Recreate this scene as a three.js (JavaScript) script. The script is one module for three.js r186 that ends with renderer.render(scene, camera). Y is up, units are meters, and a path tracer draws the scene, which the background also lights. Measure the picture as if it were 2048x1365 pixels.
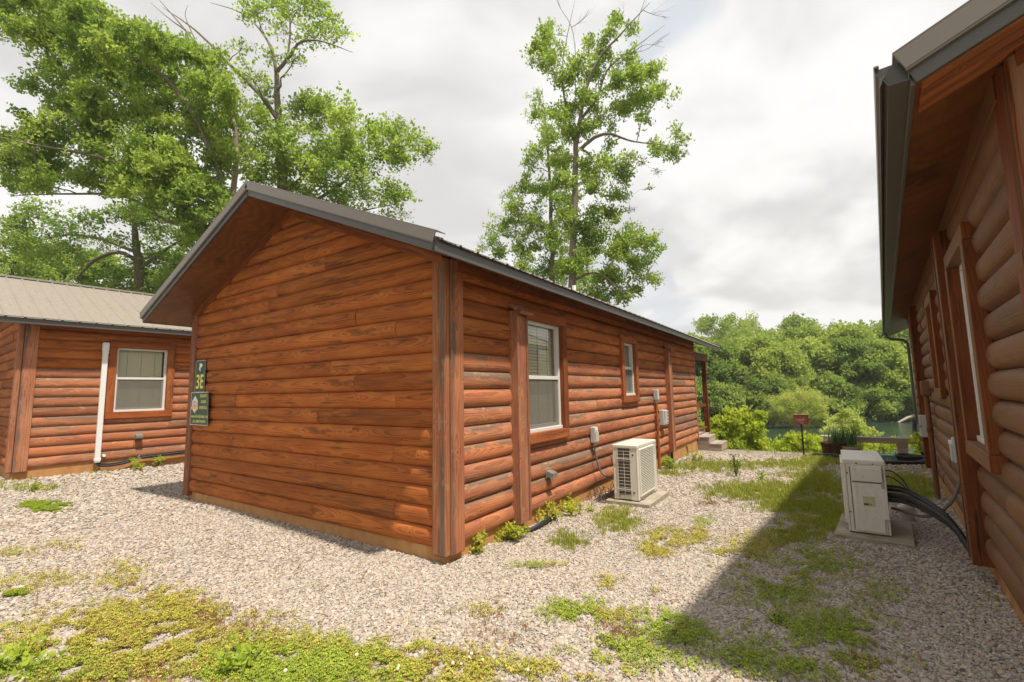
import * as THREE from 'three';
import { mergeGeometries } from 'three/addons/utils/BufferGeometryUtils.js';
import { RoundedBoxGeometry } from 'three/addons/geometries/RoundedBoxGeometry.js';

// ------------------------------------------------------------------ camera, sky, sun, exposure
const scene = new THREE.Scene();
const EYE = new THREE.Vector3(0, 1.6, 0);
const FOCAL = 919.5, PITCH = 6.226 * Math.PI / 180, ROLL = -1.096 * Math.PI / 180, YAW = 33.475 * Math.PI / 180;
const camF = new THREE.Vector3(-Math.sin(YAW) * Math.cos(PITCH), Math.sin(PITCH), -Math.cos(YAW) * Math.cos(PITCH));
const camR0 = new THREE.Vector3().crossVectors(camF, new THREE.Vector3(0, 1, 0)).normalize();
const camU0 = new THREE.Vector3().crossVectors(camR0, camF);
const camR = camR0.clone().multiplyScalar(Math.cos(ROLL)).addScaledVector(camU0, Math.sin(ROLL));
const camU = camR0.clone().multiplyScalar(-Math.sin(ROLL)).addScaledVector(camU0, Math.cos(ROLL));
const camera = new THREE.PerspectiveCamera(2 * Math.atan(682.5 / FOCAL) * 180 / Math.PI, 1024 / 682, 0.05, 2000);
camera.position.copy(EYE);
camera.quaternion.setFromRotationMatrix(new THREE.Matrix4().makeBasis(camR, camU, camF.clone().negate()));
camera.updateMatrixWorld(true);

const renderer = new THREE.WebGLRenderer({ antialias: true });
renderer.setSize(1024, 682);
renderer.toneMapping = THREE.LinearToneMapping;
renderer.toneMappingExposure = 1.24;
renderer.shadowMap.enabled = true;

const SUN_TO = new THREE.Vector3(0.43, 1, 0.14).normalize();   // direction towards the sun
const sun = new THREE.DirectionalLight(new THREE.Color().setRGB(1.0, 0.91, 0.79), 5.0);
sun.position.copy(SUN_TO).multiplyScalar(60);
sun.castShadow = true;
sun.shadow.radius = 3.5;
sun.shadow.mapSize.set(4096, 4096);
Object.assign(sun.shadow.camera, { left: -45, right: 45, top: 45, bottom: -45, near: 1, far: 160 });
scene.add(sun, sun.target);

// seeded random numbers and noise
function rng(seed) { let a = seed >>> 0; return () => { a = (a + 0x6D2B79F5) | 0; let t = Math.imul(a ^ (a >>> 15), 1 | a); t = (t + Math.imul(t ^ (t >>> 7), 61 | t)) ^ t; return ((t ^ (t >>> 14)) >>> 0) / 4294967296; }; }
const lerp = (a, b, t) => a + (b - a) * t;
const clamp = (x, a, b) => Math.min(b, Math.max(a, x));
const sstep = (a, b, x) => { const t = clamp((x - a) / (b - a), 0, 1); return t * t * (3 - 2 * t); };
const NT = new Float32Array(65536); { const r = rng(11); for (let i = 0; i < 65536; i++) NT[i] = r(); }
function n2(x, y) {
  const xi = Math.floor(x), yi = Math.floor(y); let fx = x - xi, fy = y - yi;
  fx = fx * fx * (3 - 2 * fx); fy = fy * fy * (3 - 2 * fy);
  const x0 = xi & 255, x1 = (xi + 1) & 255, y0 = (yi & 255) << 8, y1 = ((yi + 1) & 255) << 8;
  const a = NT[y0 + x0], b = NT[y0 + x1], c = NT[y1 + x0], d = NT[y1 + x1];
  return a + (b - a) * fx + (c - a + (a - b - c + d) * fx) * fy;
}
function fbm(x, y, o = 4) { let s = 0, a = 0.5, t = 0; for (let i = 0; i < o; i++) { s += a * n2(x + i * 17.3, y + i * 9.7); t += a; a *= 0.5; x *= 2.03; y *= 2.03; } return s / t; }
const toS = c => { c = clamp(c, 0, 1); return Math.round(255 * (c <= 0.0031308 ? 12.92 * c : 1.055 * Math.pow(c, 1 / 2.4) - 0.055)); };

// sky: thin bright cloud sheet with paler and greyer billows and a few pale blue openings
{
  const w = 2048, h = 1024, data = new Float32Array(w * h * 4);
  for (let j = 0; j < h; j++) {
    const el = ((j + 0.5) / h - 0.5) * Math.PI, sy = Math.sin(el), cy = Math.cos(el);
    for (let i = 0; i < w; i++) {
      const az = ((i + 0.5) / w - 0.5) * 2 * Math.PI, dx = Math.cos(az) * cy, dz = Math.sin(az) * cy;
      const k = 1 / (Math.max(sy, 0) + 0.32), px = dx * k * 1.7 + 71.4, pz = dz * k * 1.7 + 22.9;
      const wx = fbm(px * 1.1 + 5, pz * 1.1, 3) - 0.5, wz = fbm(px * 1.1 + 40, pz * 1.1 + 9, 3) - 0.5;
      const c = fbm(px + wx * 1.6, pz + wz * 1.6, 6), g = fbm(px * 1.9 + 80 + wx, pz * 1.9 + 20 + wz, 5);
      const fine = fbm(px * 4.3 + wx * 3, pz * 4.3 + wz * 3, 4) - 0.5, open = sstep(0.60, 0.76, c + fine * 0.12) * 0.6, grey = sstep(0.30, 0.70, g + fine * 0.22);
      const b = lerp(0.82, 0.60, grey);
      const o = (j * w + i) * 4;
      data[o] = lerp(b, 0.48, open); data[o + 1] = lerp(b * 0.99, 0.54, open); data[o + 2] = lerp(b * 0.97, 0.62, open); data[o + 3] = 1;
    }
  }
  const sky = new THREE.DataTexture(data, w, h, THREE.RGBAFormat, THREE.FloatType);
  sky.mapping = THREE.EquirectangularReflectionMapping; sky.minFilter = sky.magFilter = THREE.LinearFilter; sky.needsUpdate = true;
  scene.background = sky; scene.environment = sky;
}

// ------------------------------------------------------------------ helpers
const V = (x, y, z) => new THREE.Vector3(x, y, z);
function pixelRay(px, py) { return camF.clone().multiplyScalar(FOCAL).addScaledVector(camR, px - 1024).addScaledVector(camU, 682.5 - py); }
function pixelOnLevel(px, py, level) { const d = pixelRay(px, py); return EYE.clone().addScaledVector(d, (level - EYE.y) / d.y); }
function pixelAtDepth(px, py, depth) { return EYE.clone().addScaledVector(pixelRay(px, py), depth / FOCAL); }
function toPixel(p) { const d = p.clone().sub(EYE), z = d.dot(camF); return [1024 + FOCAL * d.dot(camR) / z, 682.5 - FOCAL * d.dot(camU) / z, z]; }

const used = new Map();
function numbered(name) { const k = used.get(name) || 0; used.set(name, k + 1); return k ? `${name}_${String(k).padStart(3, '0')}` : name; }
function tag(o, label, category, group, kind) { if (label) o.userData.label = label; if (category) o.userData.category = category; if (group) o.userData.group = group; if (kind) o.userData.kind = kind; return o; }
function thing(name, label, category, [x, y, z] = [0, 0, 0], turn = 0, group) { const o = new THREE.Group(); o.name = numbered(name); o.position.set(x, y, z); o.rotation.y = turn; scene.add(o); return tag(o, label, category, group); }
function part(name, parent, at, turn = 0) { const o = new THREE.Group(); o.name = name; if (at) o.position.set(...at); o.rotation.y = turn; parent.add(o); return o; }
function mesh(name, geo, mat, parent) { const m = new THREE.Mesh(geo, mat); m.name = name; m.castShadow = m.receiveShadow = true; parent.add(m); return m; }
const lin = (r, g, b) => new THREE.Color().setRGB(r, g, b);
const std = (c, roughness = 0.8, o = {}) => new THREE.MeshStandardMaterial({ color: c, roughness, ...o });
function dataTex(w, h, bytes, srgb, repeat) { const t = new THREE.DataTexture(bytes, w, h, THREE.RGBAFormat, THREE.UnsignedByteType); if (srgb) t.colorSpace = THREE.SRGBColorSpace; t.wrapS = t.wrapT = repeat; t.magFilter = THREE.LinearFilter; t.minFilter = THREE.LinearMipmapLinearFilter; t.generateMipmaps = true; t.needsUpdate = true; return t; }
const bx = (w, h, d, x = 0, y = 0, z = 0) => new THREE.BoxGeometry(w, h, d).translate(x, y, z);
const rb = (w, h, d, r, x = 0, y = 0, z = 0, s = 1) => new RoundedBoxGeometry(w, h, d, s, Math.min(r, w * .45, h * .45, d * .45)).translate(x, y, z);
function join(list) { return mergeGeometries(list.map(g => { g = g.index ? g.toNonIndexed() : g; for (const k of Object.keys(g.attributes)) if (!['position', 'normal', 'uv'].includes(k)) g.deleteAttribute(k); return g; })); }
const cyl = (r1, r2, h, n = 16) => new THREE.CylinderGeometry(r1, r2, h, n);
function tube(points, r, n = 8, seg = 24) { return new THREE.TubeGeometry(new THREE.CatmullRomCurve3(points.map(p => p.isVector3 ? p : V(...p))), seg, r, n); }
// a limb through points with a radius at each: rings of n vertices
function limb(points, radii, n = 6) {
  const pos = [], idx = [], uv = []; let up = V(0.31, 0.2, 0.93), len = 0;
  for (let i = 0; i < points.length; i++) {
    const t = points[Math.min(i + 1, points.length - 1)].clone().sub(points[Math.max(i - 1, 0)]).normalize();
    const a = up.clone().addScaledVector(t, -up.dot(t)).normalize(), b = V(0, 0, 0).crossVectors(t, a); up = a;
    if (i) len += points[i].distanceTo(points[i - 1]);
    for (let k = 0; k <= n; k++) { const f = k / n * Math.PI * 2; const p = points[i].clone().addScaledVector(a, Math.cos(f) * radii[i]).addScaledVector(b, Math.sin(f) * radii[i]); pos.push(p.x, p.y, p.z); uv.push(k / n, len); }
  }
  for (let i = 0; i < points.length - 1; i++) for (let k = 0; k < n; k++) { const q = i * (n + 1) + k; idx.push(q, q + 1, q + n + 1, q + 1, q + n + 2, q + n + 1); }
  const g = new THREE.BufferGeometry(); g.setAttribute('position', new THREE.Float32BufferAttribute(pos, 3)); g.setAttribute('uv', new THREE.Float32BufferAttribute(uv, 2)); g.setIndex(idx); g.computeVertexNormals(); return g;
}

// ------------------------------------------------------------------ wood: an atlas of eight boards, each 3.2 m by 0.2 m
const MIRROR = THREE.MirroredRepeatWrapping, REPEAT = THREE.RepeatWrapping;
const AW = 2048, AH = 1024;
const woodTex = {};
{
  const A = new Uint8Array(AW * AH * 4), B = new Uint8Array(AW * AH * 4), C = new Uint8Array(AW * AH * 4), H = new Uint8Array(AW * AH * 4);
  const r = rng(5);
  for (let s = 0; s < 8; s++) {
    const v0 = 0.03 + r() * 0.14, tone = 0.86 + r() * 0.3, seed = s * 37.7, knots = [];
    for (let k = 0; k < 7; k++) knots.push([r() * 3.2, 0.02 + r() * 0.16, 0.007 + r() * 0.010]);
    const checks = []; for (let k = 0; k < 5; k++) checks.push([r() * 3.0, 0.03 + r() * 0.14, 0.15 + r() * 0.7, r() * 50]);
    const aged = [0.3, 0.95, 0.6, 0.8, 1.15, 0.45, 0.9, 0.7][s];
    for (let j = 0; j < 128; j++) for (let i = 0; i < AW; i++) {
      const u = i / 640, v = j / 640, row = s * 128 + j, o = (row * AW + i) * 4;
      let z = 0.035 + 0.11 * n2(u * 0.55 + seed, 3.3) + 0.02 * n2(u * 2.1 + seed, 8.1), dy = v - v0 + 0.05 * (n2(u * 0.8 + seed, 1.7) - 0.5) + 0.012 * (n2(u * 4 + seed, v * 14) - 0.5);
      let kn = 0, rim = 0;
      for (const [ku, kv, kr] of knots) {
        const du = (u - ku), dv = v - kv, d2 = du * du * 0.55 + dv * dv;
        if (d2 < 0.008) { z += 0.03 * Math.exp(-d2 / (kr * kr * 5)); const d = Math.sqrt(du * du + dv * dv * 1.2); kn = Math.max(kn, 1 - sstep(kr * 0.75, kr, d)); rim = Math.max(rim, sstep(kr * 2.6, kr, d)); }
      }
      const rad = Math.sqrt(dy * dy + z * z) * 95 + 0.5 * n2(u * 3 + seed, v * 30);
      const f = rad - Math.floor(rad), ring = Math.pow(f, 2.2) * (1 - sstep(0.93, 1, f));
      const fib = n2(u * 26 + seed, v * 1100) * 0.6 + n2(u * 7 + seed, v * 520 + 50) * 0.4;
      const blot = fbm(u * 2.4 + seed, v * 9 + seed, 4);
      const m = tone * (0.72 + 0.55 * blot) * (1 - 0.42 * ring) * (0.88 + 0.24 * fib);
      let R = 0.410 * m, G = 0.126 * m * (0.90 + 0.24 * blot), Bl = 0.033 * m;
      R = lerp(R, R * 1.1, rim); G = lerp(G, G * 1.22, rim);
      R = lerp(R, 0.16, kn * 0.75); G = lerp(G, 0.05, kn * 0.75); Bl = lerp(Bl, 0.018, kn * 0.75);
      // dark mildew flecks along the grain
      const fleck = Math.max(sstep(0.60, 0.80, fbm(u * 3.1 + seed + 70, v * 26, 4)) * 0.7, sstep(0.58, 0.78, fbm(u * 1.6 + seed + 140, v * 12 + 3, 4)) * 0.4) * (0.35 + fib);
      const ar = lerp(R, 0.085, fleck), ag = lerp(G, 0.045, fleck), ab = lerp(Bl, 0.022, fleck);
      let crack = 0; for (const [cu, cv, cl, cs] of checks) { if (u < cu || u > cu + cl) continue; const t = (u - cu) / cl, w = 0.0016 * Math.sin(t * Math.PI) + 0.0003; crack = Math.max(crack, 1 - sstep(w * 0.6, w * 1.5, Math.abs(v - cv - 0.012 * (n2(u * 6 + cs, 2.2) - 0.5) - 0.002 * (n2(u * 60 + cs, 5) - 0.5)))); }
      R = lerp(R, 0.05, crack * 0.8); G = lerp(G, 0.025, crack * 0.8); Bl = lerp(Bl, 0.012, crack * 0.8);
      A[o] = toS(ar * (1 - 0.75 * crack)); A[o + 1] = toS(ag * (1 - 0.75 * crack)); A[o + 2] = toS(ab * (1 - 0.75 * crack)); A[o + 3] = 255;
      // weathered: stain washed off in streaks and patches, grey and black wood showing
      const wob = 0.05 * (fbm(u * 5 + seed, 4.4, 3) - 0.5) + 0.02 * (n2(u * 60, v * 300) - 0.5);
      const reach = lerp(0.20, 0.115, aged * fbm(u * 0.9 + seed + 13, 7.7, 3) * 1.7);
      let grey = sstep(reach - 0.012, reach + 0.025, v + wob) * sstep(0.33, 0.46, fbm(u * 1.3 + seed + 200, v * 5, 3) + aged * 0.16);
      grey = clamp(grey * (0.40 + 0.75 * fib), 0, 0.9);
      const chip = sstep(0.70, 0.74, fbm(u * 9 + seed + 31, v * 26, 3)) * sstep(0.3, 0.6, aged);
      const gt = 0.075 + 0.15 * n2(u * 3 + seed, v * 60) * fib;
      let br = lerp(R * 1.17, gt * 1.35, grey), bg = lerp(G * 1.45, gt * 1.12, grey), bb = lerp(Bl * 2.7, gt * 0.82, grey);
      br = lerp(br, 0.40, chip * 0.6); bg = lerp(bg, 0.25, chip * 0.6); bb = lerp(bb, 0.14, chip * 0.6);
      B[o] = toS(br); B[o + 1] = toS(bg); B[o + 2] = toS(bb); B[o + 3] = 255;
      // brown solid stain of the other cabin: the grain almost covered
      const cm = (0.80 + 0.4 * blot) * (1 - 0.12 * ring) * (0.94 + 0.12 * fib), fade = sstep(0.6, 0.8, fbm(u * 4 + seed + 90, v * 20, 4)) * 0.25;
      C[o] = toS(lerp(0.195 * cm, 0.25, fade)); C[o + 1] = toS(lerp(0.098 * cm, 0.16, fade)); C[o + 2] = toS(lerp(0.049 * cm, 0.10, fade)); C[o + 3] = 255;
      const hh = clamp(150 + 60 * fib - 60 * ring - 30 * kn - 150 * crack, 0, 255); H[o] = H[o + 1] = H[o + 2] = hh; H[o + 3] = 255;
    }
  }
  woodTex.fresh = dataTex(AW, AH, A, true, MIRROR); woodTex.aged = dataTex(AW, AH, B, true, MIRROR); woodTex.brown = dataTex(AW, AH, C, true, MIRROR); woodTex.bump = dataTex(AW, AH, H, false, MIRROR);
}
const woodMat = (map, tint, rough) => new THREE.MeshPhysicalMaterial({ map, color: lin(...tint), roughness: rough, specularIntensity: 0.25, bumpMap: woodTex.bump, bumpScale: 0.0028 });
const tints = [[1, 1, 1], [0.88, 0.86, 0.86], [1.08, 1.09, 1.12], [0.94, 0.97, 1.05], [1.03, 0.96, 0.90], [0.83, 0.83, 0.88]];
const WOOD = { fresh: tints.map(t => woodMat(woodTex.fresh, t, 0.8)), aged: tints.map(t => woodMat(woodTex.aged, t, 0.85)), brown: tints.map(t => woodMat(woodTex.brown, t, 0.62)) };
WOOD.gable = tints.map(t => woodMat(woodTex.fresh, t.map(c => 1 + (c - 1) * 0.5), 0.8));
WOOD.trim = tints.map(t => woodMat(woodTex.fresh, t.map((c, i) => c * [0.80, 0.80, 1.0][i]), 0.75));
WOOD.redtrim = tints.map(t => woodMat(woodTex.fresh, t.map((c, i) => c * [0.50, 0.46, 0.5][i]), 0.6));
WOOD.post = tints.map(t => woodMat(woodTex.aged, t.map((c, i) => c * [0.72, 0.77, 0.85][i]), 0.85));
WOOD.dark = tints.map(t => woodMat(woodTex.brown, t.map((c, i) => c * [0.5, 0.5, 0.55][i]), 0.85));
WOOD.grey = tints.map(t => woodMat(woodTex.bump, t.map((c, i) => c * [0.62, 0.50, 0.38][i]), 0.85));

function noiseTex(w, h, fn, srgb = true) { const d = new Uint8Array(w * h * 4); for (let j = 0; j < h; j++) for (let i = 0; i < w; i++) { const c = fn(i / w, j / h), o = (j * w + i) * 4; d[o] = toS(c[0]); d[o + 1] = toS(c[1]); d[o + 2] = toS(c[2]); d[o + 3] = 255; } return dataTex(w, h, d, srgb, MIRROR); }
// plywood soffit, 2.4 m tile
const plyTex = noiseTex(512, 512, (u, v) => {
  const q = fbm(u * 4, v * 4, 3), w = Math.sin((u * 9 + 3.2 * fbm(u * 3 + 9, v * 5, 4)) * 6.283 * 1.6), st = n2(u * 30, v * 260), b = fbm(u * 7 + 50, v * 7, 4);
  const m = (0.62 + 0.6 * q) * (0.86 + 0.14 * w) * (0.85 + 0.3 * st) * (b > 0.6 ? lerp(1, 0.55, sstep(0.6, 0.75, b)) : 1);
  return [0.20 * m, 0.070 * m, 0.014 * m];
});
const PLY = std(lin(1, 1, 1), 0.5, { map: plyTex });
// metals
const roofTex = noiseTex(512, 512, (u, v) => { const m = 0.93 + 0.1 * fbm(u * 6, v * 6, 4) + 0.05 * (n2(u * 200, v * 200) - 0.5) - 0.25 * sstep(0.7, 0.8, fbm(u * 26 + 9, v * 26, 3)); return [0.315 * m, 0.275 * m, 0.232 * m]; });
const ROOF = std(lin(1, 1, 1), 0.42, { map: roofTex, metalness: 0.15 });
const TANTRIM = std(lin(0.175, 0.152, 0.125), 0.4, { metalness: 0.15 });
const FASCIA = std(lin(0.084, 0.078, 0.070), 0.45, { metalness: 0.1 });
const GUTTER = std(lin(0.090, 0.082, 0.070), 0.4, { metalness: 0.1 });
const GUTTERLIP = std(lin(0.20, 0.19, 0.165), 0.4, { metalness: 0.1 });
const GALV = std(lin(0.34, 0.34, 0.33), 0.45, { metalness: 0.6 });
const VINYL = std(lin(0.66, 0.65, 0.61), 0.45);
const GREYBOX = std(lin(0.47, 0.47, 0.44), 0.5);
const WHITE = std(lin(0.74, 0.74, 0.72), 0.4);
const BLACKRUB = std(lin(0.014, 0.014, 0.015), 0.55);
const DARK = std(lin(0.03, 0.028, 0.025), 0.9);
const GLASS = new THREE.MeshPhysicalMaterial({ color: lin(0.96, 0.98, 0.97), roughness: 0.015, transmission: 1, thickness: 0, ior: 1.52 });
const SCREEN = new THREE.MeshStandardMaterial({ color: lin(0.20, 0.185, 0.155), roughness: 0.9, transparent: true, opacity: 0.42 });
const BLIND = std(lin(0.66, 0.60, 0.42), 0.6);
// foundation: sprayed stain on concrete, with a ragged unpainted foot
const foundTex = noiseTex(1024, 128, (u, v) => {
  const edge = 0.30 + 0.16 * (fbm(u * 60, 2, 3) - 0.5) * 2 + 0.10 * (n2(u * 9, 7) - 0.5), p = sstep(edge - 0.05, edge + 0.05, v + 0.1 * (n2(u * 300, v * 6) - 0.5)), q = 0.8 + 0.4 * fbm(u * 40, v * 5, 4);
  const k = sstep(0.55, 0.75, fbm(u * 22 + 4, v * 3, 3));
  return [lerp(0.36 * q, lerp(0.42, 0.48, k) * q, p), lerp(0.34 * q, lerp(0.21, 0.27, k) * q, p), lerp(0.29 * q, lerp(0.075, 0.115, k) * q, p)];
});
const FOUND = std(lin(1, 1, 1), 0.9, { map: foundTex });
const concTex = noiseTex(256, 256, (u, v) => { const q = 0.7 + 0.5 * fbm(u * 8, v * 8, 5) + 0.1 * (n2(u * 120, v * 120) - 0.5), g = sstep(0.55, 0.75, fbm(u * 5 + 30, v * 5, 4)); return [lerp(0.36, 0.26, g) * q, lerp(0.31, 0.26, g) * q, lerp(0.235, 0.14, g) * q]; });
const CONCRETE = std(lin(1, 1, 1), 0.95, { map: concTex });


// wood uv: u along the board, v across one strip of the atlas
const wr = rng(99);
function woodUV(g, axis, strip = Math.floor(wr() * 8), off = wr() * 2) {
  const p = g.attributes.position, n = g.attributes.normal, uv = new Float32Array(p.count * 2); g.computeBoundingBox();
  const lo = g.boundingBox.min.toArray(), hi = g.boundingBox.max.toArray(), o = [0, 1, 2].filter(a => a !== axis);
  for (let i = 0; i < p.count; i++) {
    const q = [p.getX(i), p.getY(i), p.getZ(i)], m = [n.getX(i), n.getY(i), n.getZ(i)].map(Math.abs);
    let a = axis, c = m[o[0]] < m[o[1]] ? o[0] : o[1]; if (m[axis] > 0.7) { a = o[0]; c = o[1]; }
    const w = Math.max(0.2, hi[c] - lo[c]);
    uv[i * 2] = (q[a] - lo[a]) / 3.2 + off; uv[i * 2 + 1] = (strip + 0.03 + 0.94 * (q[c] - lo[c]) / w) / 8;
  }
  g.setAttribute('uv', new THREE.BufferAttribute(uv, 2)); return g;
}
function board(name, parent, mats, w, h, d, x, y, z, axis, r = 0.006, strip, off) { const g = rb(w, h, d, r); woodUV(g, axis, strip, off); const m = mesh(name, g, Array.isArray(mats) ? mats[Math.floor(wr() * mats.length)] : mats, parent); m.position.set(x, y, z); return m; }

// ------------------------------------------------------------------ terrain and river
const nearShore = x => -15.6 - 0.8 * clamp(-3.5 - x, 0, 14), farShore = x => -62 - 0.8 * clamp(x, -15, 40);
const WATER = -2.6;
function groundY(x, z) {
  let h = -0.05 - 0.020 * clamp(-z - 3, 0, 13) + 0.13 * sstep(-9.5, -13.5, x);
  h += 0.02 * (fbm(x * 0.7, z * 0.7, 2) - 0.5) * sstep(1.2, 2.5, Math.hypot(x, z));
  const nb = nearShore(x), fb = farShore(x);
  h = lerp(h, WATER - 0.9, sstep(0, 7.5, nb - z));
  const over = fb - z;
  if (over > -3) h = lerp(h, WATER + 0.9, sstep(-3, 2.5, over)) + Math.max(0, over - 2.5) * 0.10 + 9 * sstep(25, 130, over);
  return h;
}
{
  const xs = [], zs = [];
  for (let x = -600; x < -40; x += 40) xs.push(x); for (let x = -40; x < -15; x += 1.5) xs.push(x); for (let x = -15; x < 4; x += 0.25) xs.push(x); for (let x = 4; x < 40; x += 1.5) xs.push(x); for (let x = 40; x <= 600; x += 40) xs.push(x);
  for (let z = 120; z > 6; z -= 12) zs.push(z); for (let z = 6; z > -26; z -= 0.25) zs.push(z); for (let z = -26; z > -110; z -= 2) zs.push(z); for (let z = -110; z >= -700; z -= 40) zs.push(z);
  const pos = [], uv = [], col = [], idx = [], nx = xs.length;
  for (const z of zs) for (const x of xs) {
    pos.push(x, groundY(x, z), z); uv.push(x / 1.6, z / 1.6);
    const green = Math.max(sstep(-0.5, 1.5, nearShore(x) - z), sstep(-15, -18, x), sstep(6, 9, x), sstep(4, 8, z));
    col.push(lerp(1, 0.30, green), lerp(1, 0.36, green), lerp(1, 0.20, green));
  }
  for (let j = 0; j < zs.length - 1; j++) for (let i = 0; i < nx - 1; i++) { const q = j * nx + i; idx.push(q, q + 1, q + nx, q + 1, q + nx + 1, q + nx); }
  const g = new THREE.BufferGeometry(); g.setAttribute('position', new THREE.Float32BufferAttribute(pos, 3)); g.setAttribute('uv', new THREE.Float32BufferAttribute(uv, 2)); g.setAttribute('color', new THREE.Float32BufferAttribute(col, 3)); g.setIndex(idx); g.computeVertexNormals();
  // grit between the stones
  const S = 1024, cd = new Uint8Array(S * S * 4), hd = new Uint8Array(S * S * 4), r = rng(21), best = new Float32Array(S * S).fill(9), who = new Float32Array(S * S);
  for (let k = 0; k < 5200; k++) { const cx = r() * S, cy = r() * S, R = 7 + r() * 9, t = r(), ax = 0.7 + r() * 0.6, an = r() * 3.14, ca = Math.cos(an), sa = Math.sin(an); for (let y = -18; y <= 18; y++) for (let x = -18; x <= 18; x++) { const X = (x * ca + y * sa) / ax, Y = (-x * sa + y * ca) * ax, d = Math.sqrt(X * X + Y * Y) / R; if (d > 1.1) continue; const o = ((Math.floor(cy + y) & (S - 1)) * S) + (Math.floor(cx + x) & (S - 1)); if (d < best[o]) { best[o] = d; who[o] = t; } } }
  for (let i = 0; i < S * S; i++) { const d = best[i], t = who[i], q = d > 1 ? 0.5 : 0.75 + 0.5 * t, n = 0.85 + 0.3 * n2((i % S) / 3, Math.floor(i / S) / 3); cd[i * 4] = toS(0.33 * q * n); cd[i * 4 + 1] = toS((0.275 + 0.02 * ((t * 7) % 1)) * q * n); cd[i * 4 + 2] = toS((0.21 + 0.04 * ((t * 13) % 1)) * q * n); cd[i * 4 + 3] = 255; const hh = clamp(255 * (1 - d * d) * (0.6 + 0.4 * t), 0, 255); hd[i * 4] = hd[i * 4 + 1] = hd[i * 4 + 2] = hh; hd[i * 4 + 3] = 255; }
  const ground = mesh('ground', g, new THREE.MeshStandardMaterial({ map: dataTex(S, S, cd, true, REPEAT), bumpMap: dataTex(S, S, hd, false, REPEAT), bumpScale: 0.02, roughness: 0.95, vertexColors: true }), scene);
  tag(ground, null, null, null, 'structure');
  // river
  const wv = new Uint8Array(512 * 512 * 4);
  for (let j = 0; j < 512; j++) for (let i = 0; i < 512; i++) { const h = 255 * (0.55 * fbm(i / 22, j / 60, 4) + 0.45 * fbm(i / 60 + 9, j / 150, 3)), o = (j * 512 + i) * 4; wv[o] = wv[o + 1] = wv[o + 2] = h; wv[o + 3] = 255; }
  const wt = dataTex(512, 512, wv, false, MIRROR);
  const wg = new THREE.PlaneGeometry(1200, 120, 1, 1).rotateX(-Math.PI / 2); { const u = wg.attributes.uv, p = wg.attributes.position; for (let i = 0; i < u.count; i++) u.setXY(i, p.getZ(i) / 9, p.getX(i) / 9); }
  const river = mesh('river', wg, new THREE.MeshStandardMaterial({ color: lin(0.028, 0.055, 0.036), roughness: 0.10, bumpMap: wt, bumpScale: 0.16 }), scene);
  river.position.set(0, WATER, -72); tag(river, null, null, null, 'structure');
}

// ------------------------------------------------------------------ cabins
const HW = 2.824, ROW = 0.195, PITCHR = 0.415, APEX = 4.12, RAKE = 0.63, EAVE = 0.43;
const logR = rng(321);
function logGeo(s0, s1, y, limit, bulge, ta = 0, tb = 1) {
  const N = 10, pos = [], nor = [], uv = [], idx = [], strip = Math.floor(logR() * 8), len = s1 - s0, off = len < 3.1 ? logR() * (3.15 - len) / 3.2 : logR();
  const bul = bulge * (0.86 + logR() * 0.28), dd = (logR() - 0.5) * 0.009, xs = [];
  const prof = []; for (let k = 0; k <= N; k++) { const t = lerp(ta, tb, k / N), a = 2 * t - 1; prof.push([y + 0.001 + t * (ROW - 0.002), bul * Math.pow(Math.max(0.004, 1 - Math.pow(Math.abs(a), 2.3)), 0.5) + dd, t]); }
  const nn = prof.map((p, k) => { const a = prof[Math.max(k - 1, 0)], b = prof[Math.min(k + 1, N)], ty = b[0] - a[0], td = b[1] - a[1], l = Math.hypot(ty, td); return [-td / l, ty / l]; });
  const ends = p => { let a = s0, b = s1; if (limit) { const m = limit(p[0]); a = Math.max(a, -m); b = Math.min(b, m); } return b > a ? [a, b] : [(a + b) / 2, (a + b) / 2]; };
  for (let k = 0; k <= N; k++) { const [a, b] = ends(prof[k]); for (const x of [a, b]) { pos.push(x, prof[k][0], prof[k][1]); nor.push(0, nn[k][0], nn[k][1]); uv.push((x - s0) / 3.2 + off, (strip + 0.02 + 0.96 * prof[k][2]) / 8); } }
  for (let k = 0; k < N; k++) { const q = k * 2; idx.push(q, q + 1, q + 3, q, q + 3, q + 2); }
  // ends and back
  for (const e of [0, 1]) { const b0 = pos.length / 3; for (let k = 0; k <= N; k++) { const x = ends(prof[k])[e]; pos.push(x, prof[k][0], -0.012, x, prof[k][0], prof[k][1]); for (let q = 0; q < 2; q++) nor.push(e ? 1 : -1, 0, 0); const v = (strip + 0.02 + 0.96 * prof[k][2]) / 8; uv.push(off, v, off + 0.02, v); } for (let k = 0; k < N; k++) { const q = b0 + k * 2; if (e) idx.push(q, q + 2, q + 3, q, q + 3, q + 1); else idx.push(q, q + 3, q + 2, q, q + 1, q + 3); } }
  const g = new THREE.BufferGeometry(); g.setAttribute('position', new THREE.Float32BufferAttribute(pos, 3)); g.setAttribute('normal', new THREE.Float32BufferAttribute(nor, 3)); g.setAttribute('uv', new THREE.Float32BufferAttribute(uv, 2)); g.setIndex(idx); return g;
}
function intervals(s0, s1, holes) { let list = [[s0, s1]]; for (const [a, b] of holes) list = list.flatMap(([p, q]) => b <= p || a >= q ? [[p, q]] : [[p, a], [b, q]].filter(([c, d]) => d - c > 0.03)); return list; }
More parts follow.
